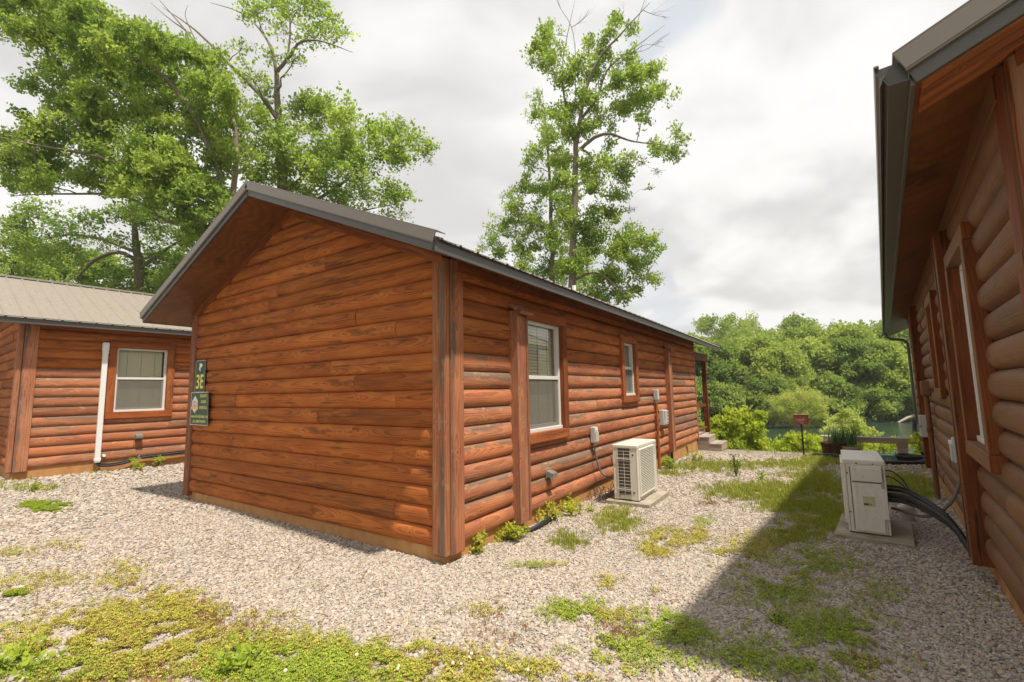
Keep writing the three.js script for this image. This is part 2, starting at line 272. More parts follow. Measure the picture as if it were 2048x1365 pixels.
function logWall(parent, name, at, turn, s0, s1, rows, o) {
  const w = part(name, parent, at, turn), r = rng(o.seed || 7);
  for (let i = 0; i < rows; i++) {
    const y = i * ROW; for (const h of o.holes || []) { const put = (ta, tb) => { if (tb - ta > 0.08) { const set = o.mats(i, h[0]); mesh('log', logGeo(h[0] + 0.0012, h[1] - 0.0012, y, null, o.bulge || 0.045, ta, tb), set[Math.floor(r() * set.length)], w); } }; if (h[2] < y + ROW - 0.02 && h[3] > y + 0.02) { put(0, (h[2] - y) / ROW); put((h[3] - y) / ROW, 1); } }
    const holes = (o.holes || []).filter(h => h[2] < y + ROW - 0.02 && h[3] > y + 0.02).map(h => [h[0], h[1]]);
    for (const [a, b] of intervals(s0, s1, holes)) {
      let cuts; const given = o.joints && o.joints[i];
      if (given) cuts = given.filter(c => c > a + 0.15 && c < b - 0.15);
      else { cuts = []; let c = a + 0.9 + r() * 2.6; while (c < b - 0.5) { cuts.push(c); c += 1.7 + r() * 1.6; } }
      const p = [a, ...cuts, b];
      for (let k = 0; k < p.length - 1; k++) {
        if (o.limit && Math.min(Math.abs(p[k]), Math.abs(p[k + 1])) * Math.sign(p[k] * p[k + 1] > 0 ? 1 : 0) > o.limit(y)) continue;
        const set = o.mats(i, (p[k] + p[k + 1]) / 2); mesh('log', logGeo(p[k] + 0.0012, p[k + 1] - 0.0012, y, o.limit, o.bulge || 0.045), set[Math.floor(r() * set.length)], w);
      }
    }
  }
  return w;
}
// a double-hung window in a wall frame (x along, y up, z outwards); opening s0..s1, y0..y1
function windowPart(cabin, at, turn, s0, s1, y0, y1, o = {}) {
  const g = part('window', cabin, at, turn), tw = o.trim || 0.13, mats = o.mats || WOOD.trim, w = s1 - s0, h = y1 - y0, cx = (s0 + s1) / 2, cy = (y0 + y1) / 2, zt = o.proud || 0.045;
  board('trim_head', g, mats, w + tw * 2, tw, 0.09, cx, y1 + tw / 2, zt, 0, 0.008); board('trim_sill', g, mats, w + tw * 2, tw, 0.096, cx, y0 - tw / 2, zt + 0.003, 0, 0.008);
  for (const s of [-1, 1]) board('trim_jamb', g, mats, tw, h - 0.002, 0.093, cx + s * (w / 2 + tw / 2), cy, zt + 0.0015, 1, 0.008);
  for (const s of [-1, 1]) mesh('reveal', bx(0.02, h, 0.10, cx + s * (w / 2 - 0.0095), cy, -0.05), WOOD.fresh[1], g);
  const f = 0.045, fz = -0.01, bar = (bw, bh, x, y, z, d = 0.05) => rb(bw, bh, d, 0.005, x, y, z);
  mesh('frame', join([bar(w, f, cx, y1 - f / 2, fz, 0.07), bar(w, f, cx, y0 + f / 2, fz + 0.012, 0.09), bar(f, h - 2 * f, cx - w / 2 + f / 2, cy, fz, 0.07), bar(f, h - 2 * f, cx + w / 2 - f / 2, cy, fz, 0.07)]), VINYL, g);
  const iw = w - 2 * f, st = 0.032, mid = cy + (o.mid || 0);
  mesh('meeting_rail', bar(iw, 0.05, cx, mid, fz + 0.008, 0.045), VINYL, g);
  mesh('lower_sash', join([bar(st, mid - y0 - f - 0.025, cx - iw / 2 + st / 2, (mid + y0 + f - 0.025) / 2, fz - 0.004, 0.03), bar(st, mid - y0 - f - 0.025, cx + iw / 2 - st / 2, (mid + y0 + f - 0.025) / 2, fz - 0.004, 0.03), bar(iw - 2 * st, 0.045, cx, y0 + f + 0.0225, fz - 0.004, 0.03)]), VINYL, g);
  mesh('upper_pane', bx(iw, y1 - f - mid, 0.004, cx, (y1 - f + mid) / 2, fz - 0.02), GLASS, g);
  mesh('lower_pane', bx(iw, mid - y0 - f, 0.004, cx, (mid + y0 + f) / 2, fz - 0.034), GLASS, g);
  mesh('insect_screen', bx(iw - 0.006, mid - y0 - f - 0.03, 0.002, cx, (mid + y0 + f) / 2 - 0.012, fz + 0.018), SCREEN, g);
  const slats = [], n = Math.floor((h - 0.1) / 0.042); for (let k = 0; k < n; k++) { const q = new THREE.BoxGeometry(iw - 0.05, 0.044, 0.002).rotateX(o.tilt ?? -0.35).translate(cx, y1 - 0.07 - k * 0.042, -0.075); slats.push(q); }
  mesh('blind', join(slats), BLIND, g); mesh('blind_cord', join([-0.3, 0, 0.3].map(k => bx(0.003, h - 0.1, 0.003, cx + k * iw, cy, -0.062))), DARK, g);
  return g;
}
// boxed wooden chase for the pipes: two boards and a sloping cap
function chasePart(cabin, at, turn, s0, s1, y0, y1, depth, mats, cap = true) {
  const g = part('pipe_chase', cabin, at, turn), w = s1 - s0, cx = (s0 + s1) / 2, cy = (y0 + y1) / 2;
  board('side_board', g, mats, 0.04, y1 - y0, depth + 0.02, s0 + 0.02, cy, depth / 2 - 0.01, 1, 0.006); board('side_board', g, mats, 0.04, y1 - y0 - 0.004, depth + 0.02, s1 - 0.02, cy, depth / 2 - 0.01, 1, 0.006);
  board('front_board', g, mats, w - 0.08 - 0.004, y1 - y0 - 0.008, 0.04, cx, cy, depth - 0.028, 1, 0.008);
  if (cap) { const c = board('cap', g, mats, w + 0.05, 0.045, depth + 0.16, cx, y1 + 0.045, depth / 2 + 0.02, 0, 0.006); c.rotation.x = 0.6; }
  return g;
}
// panel of ribbed roofing in its own axes: x down the slope, z across one module
const slope = Math.hypot(1, PITCHR), SL = (HW + EAVE + 0.035) * slope, MOD = 0.257;
const panelGeo = (() => { const p = [[0, 0], [0.012, 0.019], [0.034, 0.019], [0.046, 0], [0.115, 0], [0.12, 0.003], [0.132, 0.003], [0.137, 0], [0.188, 0], [0.193, 0.003], [0.205, 0.003], [0.21, 0], [MOD, 0]], list = [];
  for (let k = 0; k < p.length - 1; k++) { const [z0, y0] = p[k], [z1, y1] = p[k + 1], q = new THREE.BufferGeometry(); const P = [0, y0, z0, SL, y0, z0, SL, y1, z1, 0, y0, z0, SL, y1, z1, 0, y1, z1].map(v => v); q.setAttribute('position', new THREE.Float32BufferAttribute([P[0], P[1], -P[2], P[3], P[4], -P[5], P[6], P[7], -P[8], P[9], P[10], -P[11], P[12], P[13], -P[14], P[15], P[16], -P[17]], 3)); q.setAttribute('uv', new THREE.Float32BufferAttribute([0, z0, SL, z0, SL, z1, 0, z0, SL, z1, 0, z1].map(v => v * 0.5), 2)); q.computeVertexNormals(); list.push(q); }
  return mergeGeometries(list); })();
function roofParts(cabin, zBack, rise, gutter, rake = RAKE, EAVE = 0.43, sides = [1, -1]) {
  const roof = part('roof', cabin), zF = rake, zB = -zBack, zc = (zF + zB) / 2, zl = zF - zB, apex = APEX + rise;
  for (const s of [1, -1]) {
    // plywood deck and soffit
    const sh = new THREE.Shape(), e = HW + EAVE - 0.02; sh.moveTo(0, apex); sh.lineTo(s * e, apex - PITCHR * e); sh.lineTo(s * e, apex - PITCHR * e + 0.09); sh.lineTo(0, apex + 0.09); sh.closePath();
    const g = new THREE.ExtrudeGeometry(sh, { depth: zl - 0.04, bevelEnabled: false }).translate(0, 0, zB + 0.02); { const p = g.attributes.position, n = g.attributes.normal, u = g.attributes.uv; for (let i = 0; i < p.count; i++) u.setXY(i, p.getZ(i) / 2.4, p.getX(i) / 2.4); }
    mesh('soffit', g, PLY, roof);
    // eave fascia
    const fx = s * (HW + EAVE - 0.008), fy = apex - PITCHR * (HW + EAVE) + 0.065; mesh('eave_fascia', rb(0.022, 0.135, zl - 0.01, 0.004, fx, fy, zc), gutter && s < 0 ? GUTTER : FASCIA, roof);
    // rake fascia and rake trim, front and back
    for (const z of [zF, zB]) {
      const L0 = (HW + EAVE) * slope, mid = (HW + EAVE) / 2, ang = -s * Math.atan(PITCHR), so = z === zF ? 1 : -1;
      const f = mesh('rake_fascia', rb(L0, 0.10, 0.024, 0.004), FASCIA, roof); f.position.set(s * mid, apex - PITCHR * mid + 0.045, z + so * 0.000); f.rotation.z = ang;
      const f2 = mesh('rake_trim', join([rb(L0 + 0.05, 0.10, 0.012, 0.003, 0, 0, so * 0.03), rb(L0 + 0.05, 0.008, 0.13, 0.003, 0, 0.052, so * -0.028), rb(L0 + 0.05, 0.012, 0.02, 0.003, 0, -0.053, so * 0.022)]), TANTRIM, roof); f2.position.set(s * (mid + 0.01), apex - PITCHR * (mid + 0.01) + 0.128, z); f2.rotation.z = ang;
    }
    if (sides.includes(s)) for (let k = 0; k * MOD < zl - 0.1; k++) { const m = mesh('roof_panel', panelGeo, ROOF, roof); m.position.set(0, apex + 0.118, s > 0 ? zF - 0.04 - k * MOD : zF - 0.04 - (k + 1) * MOD); m.rotation.order = 'YZX'; m.rotation.set(0, s > 0 ? 0 : Math.PI, -Math.atan(PITCHR)); }
    const cap = mesh('ridge_cap', rb(0.20, 0.006, zl + 0.02, 0.002), TANTRIM, roof); cap.position.set(s * 0.092, apex + 0.118 + 0.026 - PITCHR * 0.092, zc); cap.rotation.z = -s * Math.atan(PITCHR);
  }
  return roof;
}
function rakeFrieze(cabin, mats, rise, drop = 0.10) { const apex = APEX + rise; for (const s of [1, -1]) { const sh = new THREE.Shape(); const e = HW + 0.02; sh.moveTo(0, apex - 0.003); sh.lineTo(s * e, apex - 0.003 - PITCHR * e); sh.lineTo(s * e, apex - 0.003 - PITCHR * e - drop); sh.lineTo(0, apex - 0.003 - drop); sh.closePath(); const g = new THREE.ExtrudeGeometry(sh, { depth: 0.075, bevelEnabled: false }); const p = g.attributes.position, u = g.attributes.uv; for (let i = 0; i < p.count; i++) u.setXY(i, Math.abs(p.getX(i)) / 3.2, (2 + 0.1 + 0.8 * clamp((p.getY(i) - (apex - PITCHR * Math.abs(p.getX(i)) - drop)) / drop, 0, 1)) / 8); mesh('rake_frieze', g, mats[s > 0 ? 0 : 1], cabin).position.z = 0.0; } }
function corner(cabin, x, z, sx, sz, y0, y1, mats) {   // two boards meeting at an outside corner
  const g = part('corner_post', cabin), h = y1 - y0, cy = (y0 + y1) / 2;
  const a = board('post_board', g, mats, 0.185, h, 0.085, x - sx * 0.042, cy, z + sz * 0.028, 1, 0.026);
  const b = board('post_board', g, mats, 0.07, h - 0.003, 0.20, x + sx * 0.026, cy, z - sz * 0.118, 1, 0.014);
}
function cabin(cfg) {
  const c = thing('log_cabin', cfg.label, 'cabin', cfg.at, cfg.turn, 'log cabins'), L = 11.2, rise = cfg.rise || 0, M = cfg.wood, limit = y => (APEX + rise - 0.02 - y) / PITCHR;
  const RT = Math.PI / 2;
  logWall(c, 'gable_wall', [0, 0, 0], 0, -HW + 0.06, HW - 0.06, 21, { seed: cfg.seed, joints: cfg.joints, limit, mats: i => M.gable(i), bulge: cfg.bulge });
  const frames = { R: [[HW, 0, 0], RT, 1], L: [[-HW, 0, 0], -RT, -1] }, top = 2.95 + rise;
  for (const [side, w] of Object.entries(cfg.walls)) {
    const [at, turn, q] = frames[side], S = (a, b) => q > 0 ? [a, b] : [-b, -a], holes = [];
    for (const d of w.windows) { const [a, b] = S(d.s0 - 0.10, d.s1 + 0.10); holes.push([a, b, d.y0 - 0.09, d.y1 + 0.09]); }
    for (const d of w.chases || []) if (d.cut) { const [a, b] = S(d.s0 + 0.02, d.s1 - 0.02); holes.push([a, b, d.y0, d.y1]); }
    const [a, b] = S(0.05, L - 0.05);
    logWall(c, 'long_wall', at, turn, a, b, 15, { seed: cfg.seed + 5, holes, mats: M.long, bulge: cfg.bulge });
    const [fa, fb] = S(0.12, L - 0.02); board('frieze_board', part('frieze', c, at, turn), M.trim, fb - fa, 0.15, 0.05, (fa + fb) / 2, top - 0.085, 0.045, 0, 0.006);
    for (const d of w.windows) { const [p, r2] = S(d.s0, d.s1); windowPart(c, at, turn, p, r2, d.y0, d.y1, { mats: M.trim, trim: d.trim, mid: d.mid, proud: d.proud, tilt: d.tilt }); }
    for (const d of w.chases || []) { const [p, r2] = S(d.s0, d.s1); chasePart(c, at, turn, p, r2, d.y0, d.y1, d.depth, M.chase || M.trim, d.cap !== false); }
  }
  rakeFrieze(c, M.trim, rise);
  for (const s of [1, -1]) corner(c, s * HW, 0, s, 1, -0.06, top - 0.03, M.post);
  for (const s of [1, -1]) { const e = board('end_board', c, M.post, 0.07, top + 0.02, 0.10, s * (HW + 0.02), (top - 0.02) / 2, -L + 0.02, 1, 0.012); }
  // body behind the siding, foundation, rear wall
  const inner = mesh('inner_wall', join([bx(2 * HW - 0.5, 3.2, L - 0.6, 0, 1.4, -L / 2), bx(0.02, 3.2, L - 0.1, cfg.walls.R ? -HW + 0.0 : HW, 1.4, -L / 2), bx(2 * HW, 3.2, 0.03, 0, 1.4, -L + 0.03)]), std(lin(0.16, 0.075, 0.03), 0.9), c);
  const fg = (w, h, d, x, y, z) => { const g = bx(w, h, d, x, y, z), p = g.attributes.position, u = g.attributes.uv, n = g.attributes.normal; for (let i = 0; i < p.count; i++) u.setXY(i, (Math.abs(n.getX(i)) > .5 ? p.getZ(i) : p.getX(i)) / 4.2, clamp((p.getY(i) + cfg.foot) / cfg.foot, 0, 1)); return g; };
  mesh('foundation', join([fg(2 * HW - 0.02, 0.75, 0.14, 0, -0.375, -0.075), fg(0.14, 0.75, L - 0.02, HW - 0.075, -0.375, -L / 2), fg(0.14, 0.75, L - 0.02, -HW + 0.075, -0.375, -L / 2), fg(2 * HW, 0.74, 0.14, 0, -0.375, -L + 0.08)]), FOUND, c);
  roofParts(c, cfg.roofBack, rise, cfg.gutter, cfg.rake, cfg.eave);
  return c;
}
// brown paint on the faces turned outwards, bare red wood on the sides of the boards
const TWOTONE = tints.map((_, i) => [WOOD.redtrim[i], WOOD.redtrim[i], WOOD.brown[i], WOOD.brown[i], WOOD.brown[i], WOOD.brown[i]]);
const wood = (long, gable) => ({ gable, long, trim: WOOD.trim, post: WOOD.post, chase: WOOD.post });
const gableX = px => { const d = pixelRay(px, 782); return EYE.x + d.x * (-3.49 - EYE.z) / d.z + 5.97; };
const J = { 0: [633], 1: [468, 791], 2: [706], 3: [635], 4: [469, 788], 5: [706], 6: [637], 7: [472, 790], 8: [708], 9: [523, 660], 10: [639], 11: [435, 790], 12: [709], 13: [680], 14: [530, 790], 15: [545], 16: [643], 17: [600], 18: [], 19: [], 20: [] };
for (const k in J) J[k] = J[k].map(gableX);
const mainCabin = cabin({
  label: 'log cabin with green signs on its shaded gable wall and a porch behind', at: [-5.97, 0.07, -3.527], turn: 0, seed: 41, joints: J, foot: 0.17, roofBack: 13.47,
  wood: wood(i => i >= 10 ? WOOD.fresh : WOOD.aged, () => WOOD.gable),
  walls: { R: { windows: [{ s0: 1.47, s1: 2.44, y0: 0.99, y1: 2.46, mid: -0.02 }, { s0: 5.0, s1: 5.66, y0: 1.40, y1: 2.44, mid: 0.02 }], chases: [{ s0: 1.13, s1: 1.38, y0: -0.02, y1: 2.52, depth: 0.145 }, { s0: 7.93, s1: 8.20, y0: 0.0, y1: 2.50, depth: 0.145 }] } },
});
const t2 = 2.7 * Math.PI / 180, leftCabin = cabin({
  label: 'log cabin with a tan ribbed metal roof and white pipe cover on its wall', at: [-12.934 - HW * Math.cos(t2), 0.29, -2.165 - HW * Math.sin(t2)], turn: -t2, seed: 77, foot: 0.30, roofBack: 11.9,
  wood: wood(i => i >= 10 ? WOOD.fresh : WOOD.aged, () => WOOD.fresh),
  walls: { R: { windows: [{ s0: 1.44, s1: 2.38, y0: 1.02, y1: 2.43, trim: 0.14, mid: 0.03, tilt: -0.2 }], chases: [] } },
});
const t3 = 5.3 * Math.PI / 180, rightAt = V(0.889 + HW * Math.cos(t3), 0.117, -2.974 + HW * Math.sin(t3));
const rightCabin = cabin({
  label: 'brown painted log cabin with a dark gutter along its eave', at: rightAt.toArray(), turn: -t3, seed: 113, foot: 0.26, roofBack: 14.0, rise: 0.07, rake: 0.33, eave: 0.40, gutter: true, bulge: 0.06,
  wood: { gable: () => WOOD.brown, long: () => WOOD.brown, trim: TWOTONE, post: TWOTONE },
  walls: { L: { windows: [{ s0: 1.49, s1: 2.41, y0: 1.0, y1: 2.48, proud: 0.06, trim: 0.12 }, { s0: 4.37, s1: 4.99, y0: 1.42, y1: 2.46, proud: 0.06, trim: 0.12 }], chases: [{ s0: 2.57, s1: 2.85, y0: -0.06, y1: 2.86, depth: 0.15, cap: false }, { s0: 7.79, s1: 8.05, y0: 0.02, y1: 2.86, depth: 0.16, cap: false }] } },
});
// gutter of the brown cabin, with its outlet pipe; boards under the overhanging verge
{
  for (const s of [1, -1]) for (const k of [0, 1]) { const L0 = (HW + 0.36) * slope, mid = (HW + 0.36) / 2, g = rb(L0, 0.016, 0.150, 0.003); woodUV(g, 0, 3 + k); const b = mesh('verge_board', g, WOOD.trim[k * 2], rightCabin); b.position.set(s * mid, APEX + 0.07 - PITCHR * mid - 0.012, 0.095 + k * 0.152); b.rotation.z = -s * Math.atan(PITCHR); }
  const g = part('gutter', rightCabin), apex = APEX + 0.07, x = -(HW + 0.40) - 0.004, y = apex - PITCHR * (HW + 0.40) + 0.135, z1 = 0.35, z0 = -14.0;
  const outer = [[0, 0], [0, -0.115], [-0.075, -0.115], [-0.082, -0.10], [-0.105, -0.052], [-0.118, -0.04], [-0.122, -0.004], [-0.104, -0.002]], inn = outer.map(([a, b], i) => [a + (i < 2 ? -0.003 : 0.003), b + (i > 0 && i < 6 ? 0.003 : 0)]).reverse();
  const sh = new THREE.Shape([...outer, ...inn].map(p => new THREE.Vector2(p[0], p[1])));
  mesh('trough', new THREE.ExtrudeGeometry(sh, { depth: z1 - z0, bevelEnabled: false }).translate(x, y, z0), GUTTER, g);
  mesh('end_cap', new THREE.ExtrudeGeometry(new THREE.Shape(outer.map(p => new THREE.Vector2(p[0] * 0.96 - 0.002, p[1] * 0.97 - 0.002))), { depth: 0.004, bevelEnabled: false }).translate(x, y, z1 - 0.03), FASCIA, g);
  mesh('lip', rb(0.02, 0.012, z1 - z0, 0.004, x - 0.112, y + 0.0, (z0 + z1) / 2), GUTTERLIP, g);
  mesh('band', new THREE.BoxGeometry(0.004, 0.055, z1 - z0 - 0.01).rotateZ(-0.42).translate(x - 0.0965, y - 0.078, (z0 + z1) / 2), GUTTERLIP, g);
  const dp = mesh('downspout', limb([V(x - 0.06, y - 0.10, -13.4), V(x - 0.05, y - 0.20, -13.4), V(x + 0.05, y - 0.27, -13.4), V(x + 0.30, y - 0.32, -13.4), V(x + 0.38, y - 0.40, -13.4), V(x + 0.39, y - 0.6, -13.4), V(x + 0.39, 0.45, -13.4)], Array(7).fill(0.035), 10), GUTTER, rightCabin);
}

// ------------------------------------------------------------------ porch of the first cabin, steps, roof pipe
{
  const p = part('porch', mainCabin);
  const B = (n, w, h, d, x, y, z, ax) => board(n, p, WOOD.redtrim, w, h, d, x, y, z, ax, 0.008);
  B('post', 0.14, 2.34, 0.14, HW - 0.06, 1.21, -13.1, 1); B('post', 0.14, 2.34, 0.14, -HW + 0.06, 1.21, -13.1, 1);
  B('beam', 0.16, 0.24, 2.2, HW - 0.06, 2.52, -12.32, 2); B('beam', 2 * HW, 0.24, 0.14, 0, 2.52, -13.12, 0);
  B('rail', 0.05, 0.09, 1.7, HW - 0.06, 0.95, -12.13, 2); B('rail', 0.05, 0.06, 1.7, HW - 0.06, 0.22, -12.13, 2); B('rail', 2 * HW - 0.3, 0.09, 0.05, 0, 0.95, -13.1, 0);
  for (let k = 0; k < 15; k++) board('floor_board', p, WOOD.grey, 2 * HW, 0.035, 0.138, 0, 0.02, -11.3 - k * 0.142, 0, 0.004);
  for (let k = 0; k < 6; k++) { const q = mesh('vent_pipe', cyl(0.04, 0.04, 0.3, 12), WHITE, mainCabin); q.position.set(1.9, APEX - PITCHR * 1.9 + 0.2, -5.0); q.name = 'vent_pipe'; break; }
  const s = thing('wooden_steps', 'two weathered wooden steps beside the porch of the cabin with green signs', 'steps', [-2.98, -0.30, -15.05]);
  for (let k = 0; k < 2; k++) { const y = 0.20 + 0.19 * (1 - k), x = -0.06 + k * 0.34; for (const dz of [0, 1]) board('tread', s, WOOD.grey, 0.17, 0.038, 1.06, x - 0.085 + dz * 0.172, y, -0.5, 2, 0.004); board('riser', s, WOOD.grey, 0.03, 0.16, 1.0, x + 0.15, y - 0.10, -0.5, 2, 0.004); board('stringer', s, WOOD.grey, 0.36, 0.17, 0.035, x - 0.03, y - 0.105, 0.0, 0, 0.004); board('stringer', s, WOOD.grey, 0.36, 0.17, 0.035, x - 0.03, y - 0.105, -1.0, 0, 0.004); }
  board('stringer', s, WOOD.grey, 0.38, 0.20, 0.034, -0.08, 0.1, -0.001, 0, 0.004);
}

// ------------------------------------------------------------------ signs on the gable wall
function sign(name, label, x, y, w, h, draw, bend, r) {
  const s = thing(name, label, 'sign', [x, y, -3.527 + 0.062]);
  const cv = document.createElement('canvas'); cv.width = 512; cv.height = Math.round(512 * h / w); const c = cv.getContext('2d'); draw(c, cv.width, cv.height);
  const t = new THREE.CanvasTexture(cv); t.colorSpace = THREE.SRGBColorSpace; t.magFilter = THREE.LinearFilter;
  const sh = new THREE.Shape(), a = w / 2, b = h / 2; sh.moveTo(-a + r, -b); sh.lineTo(a - r, -b); sh.quadraticCurveTo(a, -b, a, -b + r); sh.lineTo(a, b - r); sh.quadraticCurveTo(a, b, a - r, b); sh.lineTo(-a + r, b); sh.quadraticCurveTo(-a, b, -a, b - r); sh.lineTo(-a, -b + r); sh.quadraticCurveTo(-a, -b, -a + r, -b);
  // a grid cut to the plate's outline, so that the plate can warp
  const N = 14, pos = [], uv = [], idx = []; for (let j = 0; j <= N; j++) for (let i = 0; i <= N; i++) { let X = (i / N - 0.5) * w, Y = (j / N - 0.5) * h; const ex = Math.max(0, Math.abs(X) - (a - r)), ey = Math.max(0, Math.abs(Y) - (b - r)), d = Math.hypot(ex, ey); if (d > r && d > 0) { const k = r / d; X = Math.sign(X) * (a - r + ex * k); Y = Math.sign(Y) * (b - r + ey * k); } pos.push(X, Y, bend(X / w + 0.5, Y / h + 0.5)); uv.push(X / w + 0.5, Y / h + 0.5); }
  for (let j = 0; j < N; j++) for (let i = 0; i < N; i++) { const q = j * (N + 1) + i; idx.push(q, q + 1, q + N + 2, q, q + N + 2, q + N + 1); }
  const g = new THREE.BufferGeometry(); g.setAttribute('position', new THREE.Float32BufferAttribute(pos, 3)); g.setAttribute('uv', new THREE.Float32BufferAttribute(uv, 2)); g.setIndex(idx); g.computeVertexNormals();
  mesh('face', g, new THREE.MeshStandardMaterial({ map: t, roughness: 0.45 }), s);
  const back = g.clone(); { const p = back.attributes.position; for (let i = 0; i < p.count; i++) p.setZ(i, p.getZ(i) - 0.004); } back.setIndex([...idx].reverse()); back.computeVertexNormals(); mesh('backing', back, GALV, s);
  return s;
}
const scuff = (c, w, h, seed, n) => { const r = rng(seed); c.fillStyle = 'rgba(225,222,205,0.85)'; for (let k = 0; k < n; k++) { const e = Math.floor(r() * 4), t = r(), l = 4 + r() * 22, d = 3 + r() * 7; if (e === 0) c.fillRect(t * w, 0, l, d); else if (e === 1) c.fillRect(t * w, h - d, l, d); else if (e === 2) c.fillRect(0, t * h, d, l); else c.fillRect(w - d, t * h, d, l); } };
sign('cabin_number_sign', 'narrow dark green sign reading 3E in yellow on the gable wall', -8.43, 1.94, 0.34, 0.52, (c, w, h) => {
  c.fillStyle = '#d8d6c4'; c.fillRect(0, 0, w, h); c.fillStyle = '#14402c'; c.beginPath(); c.roundRect(10, 10, w - 20, h - 20, 46); c.fill();
  const r = rng(3); for (let k = 0; k < 500; k++) { c.fillStyle = `rgba(${20 + r() * 50},${40 + r() * 60},${40 + r() * 30},0.14)`; c.fillRect(r() * w, r() * h, 12 + r() * 30, 6 + r() * 20); }
  c.fillStyle = '#e9e5d2'; c.beginPath(); c.moveTo(200, 70); c.lineTo(290, 78); c.lineTo(385, 118); c.lineTo(345, 128); c.lineTo(330, 168); c.lineTo(270, 175); c.lineTo(240, 230); c.lineTo(290, 225); c.lineTo(240, 275); c.lineTo(225, 245); c.lineTo(175, 215); c.lineTo(205, 150); c.closePath(); c.fill();
  c.fillStyle = '#e8dd62'; c.textAlign = 'center'; c.textBaseline = 'alphabetic'; c.font = 'bold 430px sans-serif'; c.save(); c.translate(w / 2, h - 90); c.scale(0.86, 1.12); c.fillText('3E', 0, 0); c.restore();
}, (u, v) => 0.004, 0.035);
sign('rental_sign', 'square dark green sign reading nightly cabin rentals, its edges worn white', -8.36, 1.415, 0.66, 0.53, (c, w, h) => {
  c.fillStyle = '#25523a'; c.fillRect(0, 0, w, h); const r = rng(8); for (let k = 0; k < 700; k++) { c.fillStyle = `rgba(${30 + r() * 60},${60 + r() * 60},${50 + r() * 40},0.13)`; c.fillRect(r() * w, r() * h, 10 + r() * 30, 4 + r() * 14); }
  c.strokeStyle = '#d9d4c4'; c.lineWidth = 6; c.strokeRect(3, 3, w - 6, h - 6); scuff(c, w, h, 5, 120);
  // pale house-shaped emblem with a ribbon
  c.fillStyle = '#e6dfd6'; c.beginPath(); c.moveTo(112, 42); c.lineTo(186, 108); c.lineTo(186, 205); c.lineTo(112, 262); c.lineTo(34, 205); c.lineTo(34, 108); c.closePath(); c.fill();
  for (let k = 0; k < 60; k++) { c.fillStyle = ['#d8a878', '#c98a5a', '#b7a2a0', '#9a6a50', '#e0c9a8'][k % 5]; c.fillRect(52 + r() * 110, 100 + r() * 80, 6 + r() * 16, 5 + r() * 10); }
  c.fillStyle = '#e3b592'; c.beginPath(); c.moveTo(8, 186); c.lineTo(40, 174); c.lineTo(110, 184); c.lineTo(182, 174); c.lineTo(206, 186); c.lineTo(200, 220); c.lineTo(110, 208); c.lineTo(14, 220); c.closePath(); c.fill();
  c.fillStyle = '#e9d873'; c.textAlign = 'center'; c.font = 'bold 52px sans-serif'; for (const [t, y] of [['NIGHTLY', 66], ['CABIN', 138], ['RENTALS', 210]]) c.fillText(t, 352, y, 262);
  c.font = 'bold italic 46px sans-serif'; c.fillText('www.FireflyCabin1.net', 262, 318, 480); c.font = 'italic bold 42px sans-serif'; c.fillText('ph: (888)726-8030', 252, 378, 400);
}, (u, v) => 0.010 + 0.03 * Math.pow(Math.max(0, u - 0.55) / 0.45, 2) * (0.4 + 0.6 * v), 0.004);

// ------------------------------------------------------------------ fittings on the walls
const wallX = -3.146;   // siding plane of the first cabin's long wall
function dryerVent(at, turn, label) { const v = thing('vent_hood', label, 'vent', at, turn, 'vent hoods on the cabins'); mesh('plate', rb(0.13, 0.12, 0.012, 0.004, 0, 0, 0.05), GALV, v); const h = mesh('hood', new THREE.ExtrudeGeometry(new THREE.Shape([[0, 0], [0.10, -0.03], [0.10, -0.075], [0, -0.075]].map(p => new THREE.Vector2(...p))), { depth: 0.12, bevelEnabled: true, bevelSize: 0.003, bevelThickness: 0.003, bevelSegments: 1 }).rotateY(-Math.PI / 2).translate(0.06, 0.04, 0.055), GALV, v); mesh('flap', rb(0.10, 0.05, 0.004, 0.001, 0, -0.01, 0.15), DARK, v); return v; }
dryerVent([wallX, 0.50, -5.50], Math.PI / 2, 'grey vent hood on the sunlit wall below the tall window by the wooden chase');
{ const d = V(Math.sin(t2), 0, -Math.cos(t2)), p = V(-12.925, 0.76, -2.365).addScaledVector(d, 1.72); dryerVent([p.x, p.y, p.z], Math.PI / 2 - t2, 'grey vent hood under the wide window of the cabin with the white pipe cover'); }
function disconnect(at, turn, label) { const v = thing('disconnect_box', label, 'electrical box', at, turn, 'electrical disconnect boxes'); mesh('case', rb(0.125, 0.25, 0.085, 0.012, 0, 0, 0.09), GREYBOX, v); mesh('cover', rb(0.11, 0.16, 0.02, 0.006, 0, -0.03, 0.14), GREYBOX, v); mesh('latch', rb(0.05, 0.045, 0.03, 0.008, -0.02, 0.075, 0.14), WHITE, v); mesh('conduit_hub', cyl(0.02, 0.02, 0.05, 10).translate(0, -0.145, 0.09), GREYBOX, v); return v; }
disconnect([wallX, 0.88, -6.96], Math.PI / 2, 'grey disconnect box on the sunlit cabin wall, its conduit looping to the white unit');
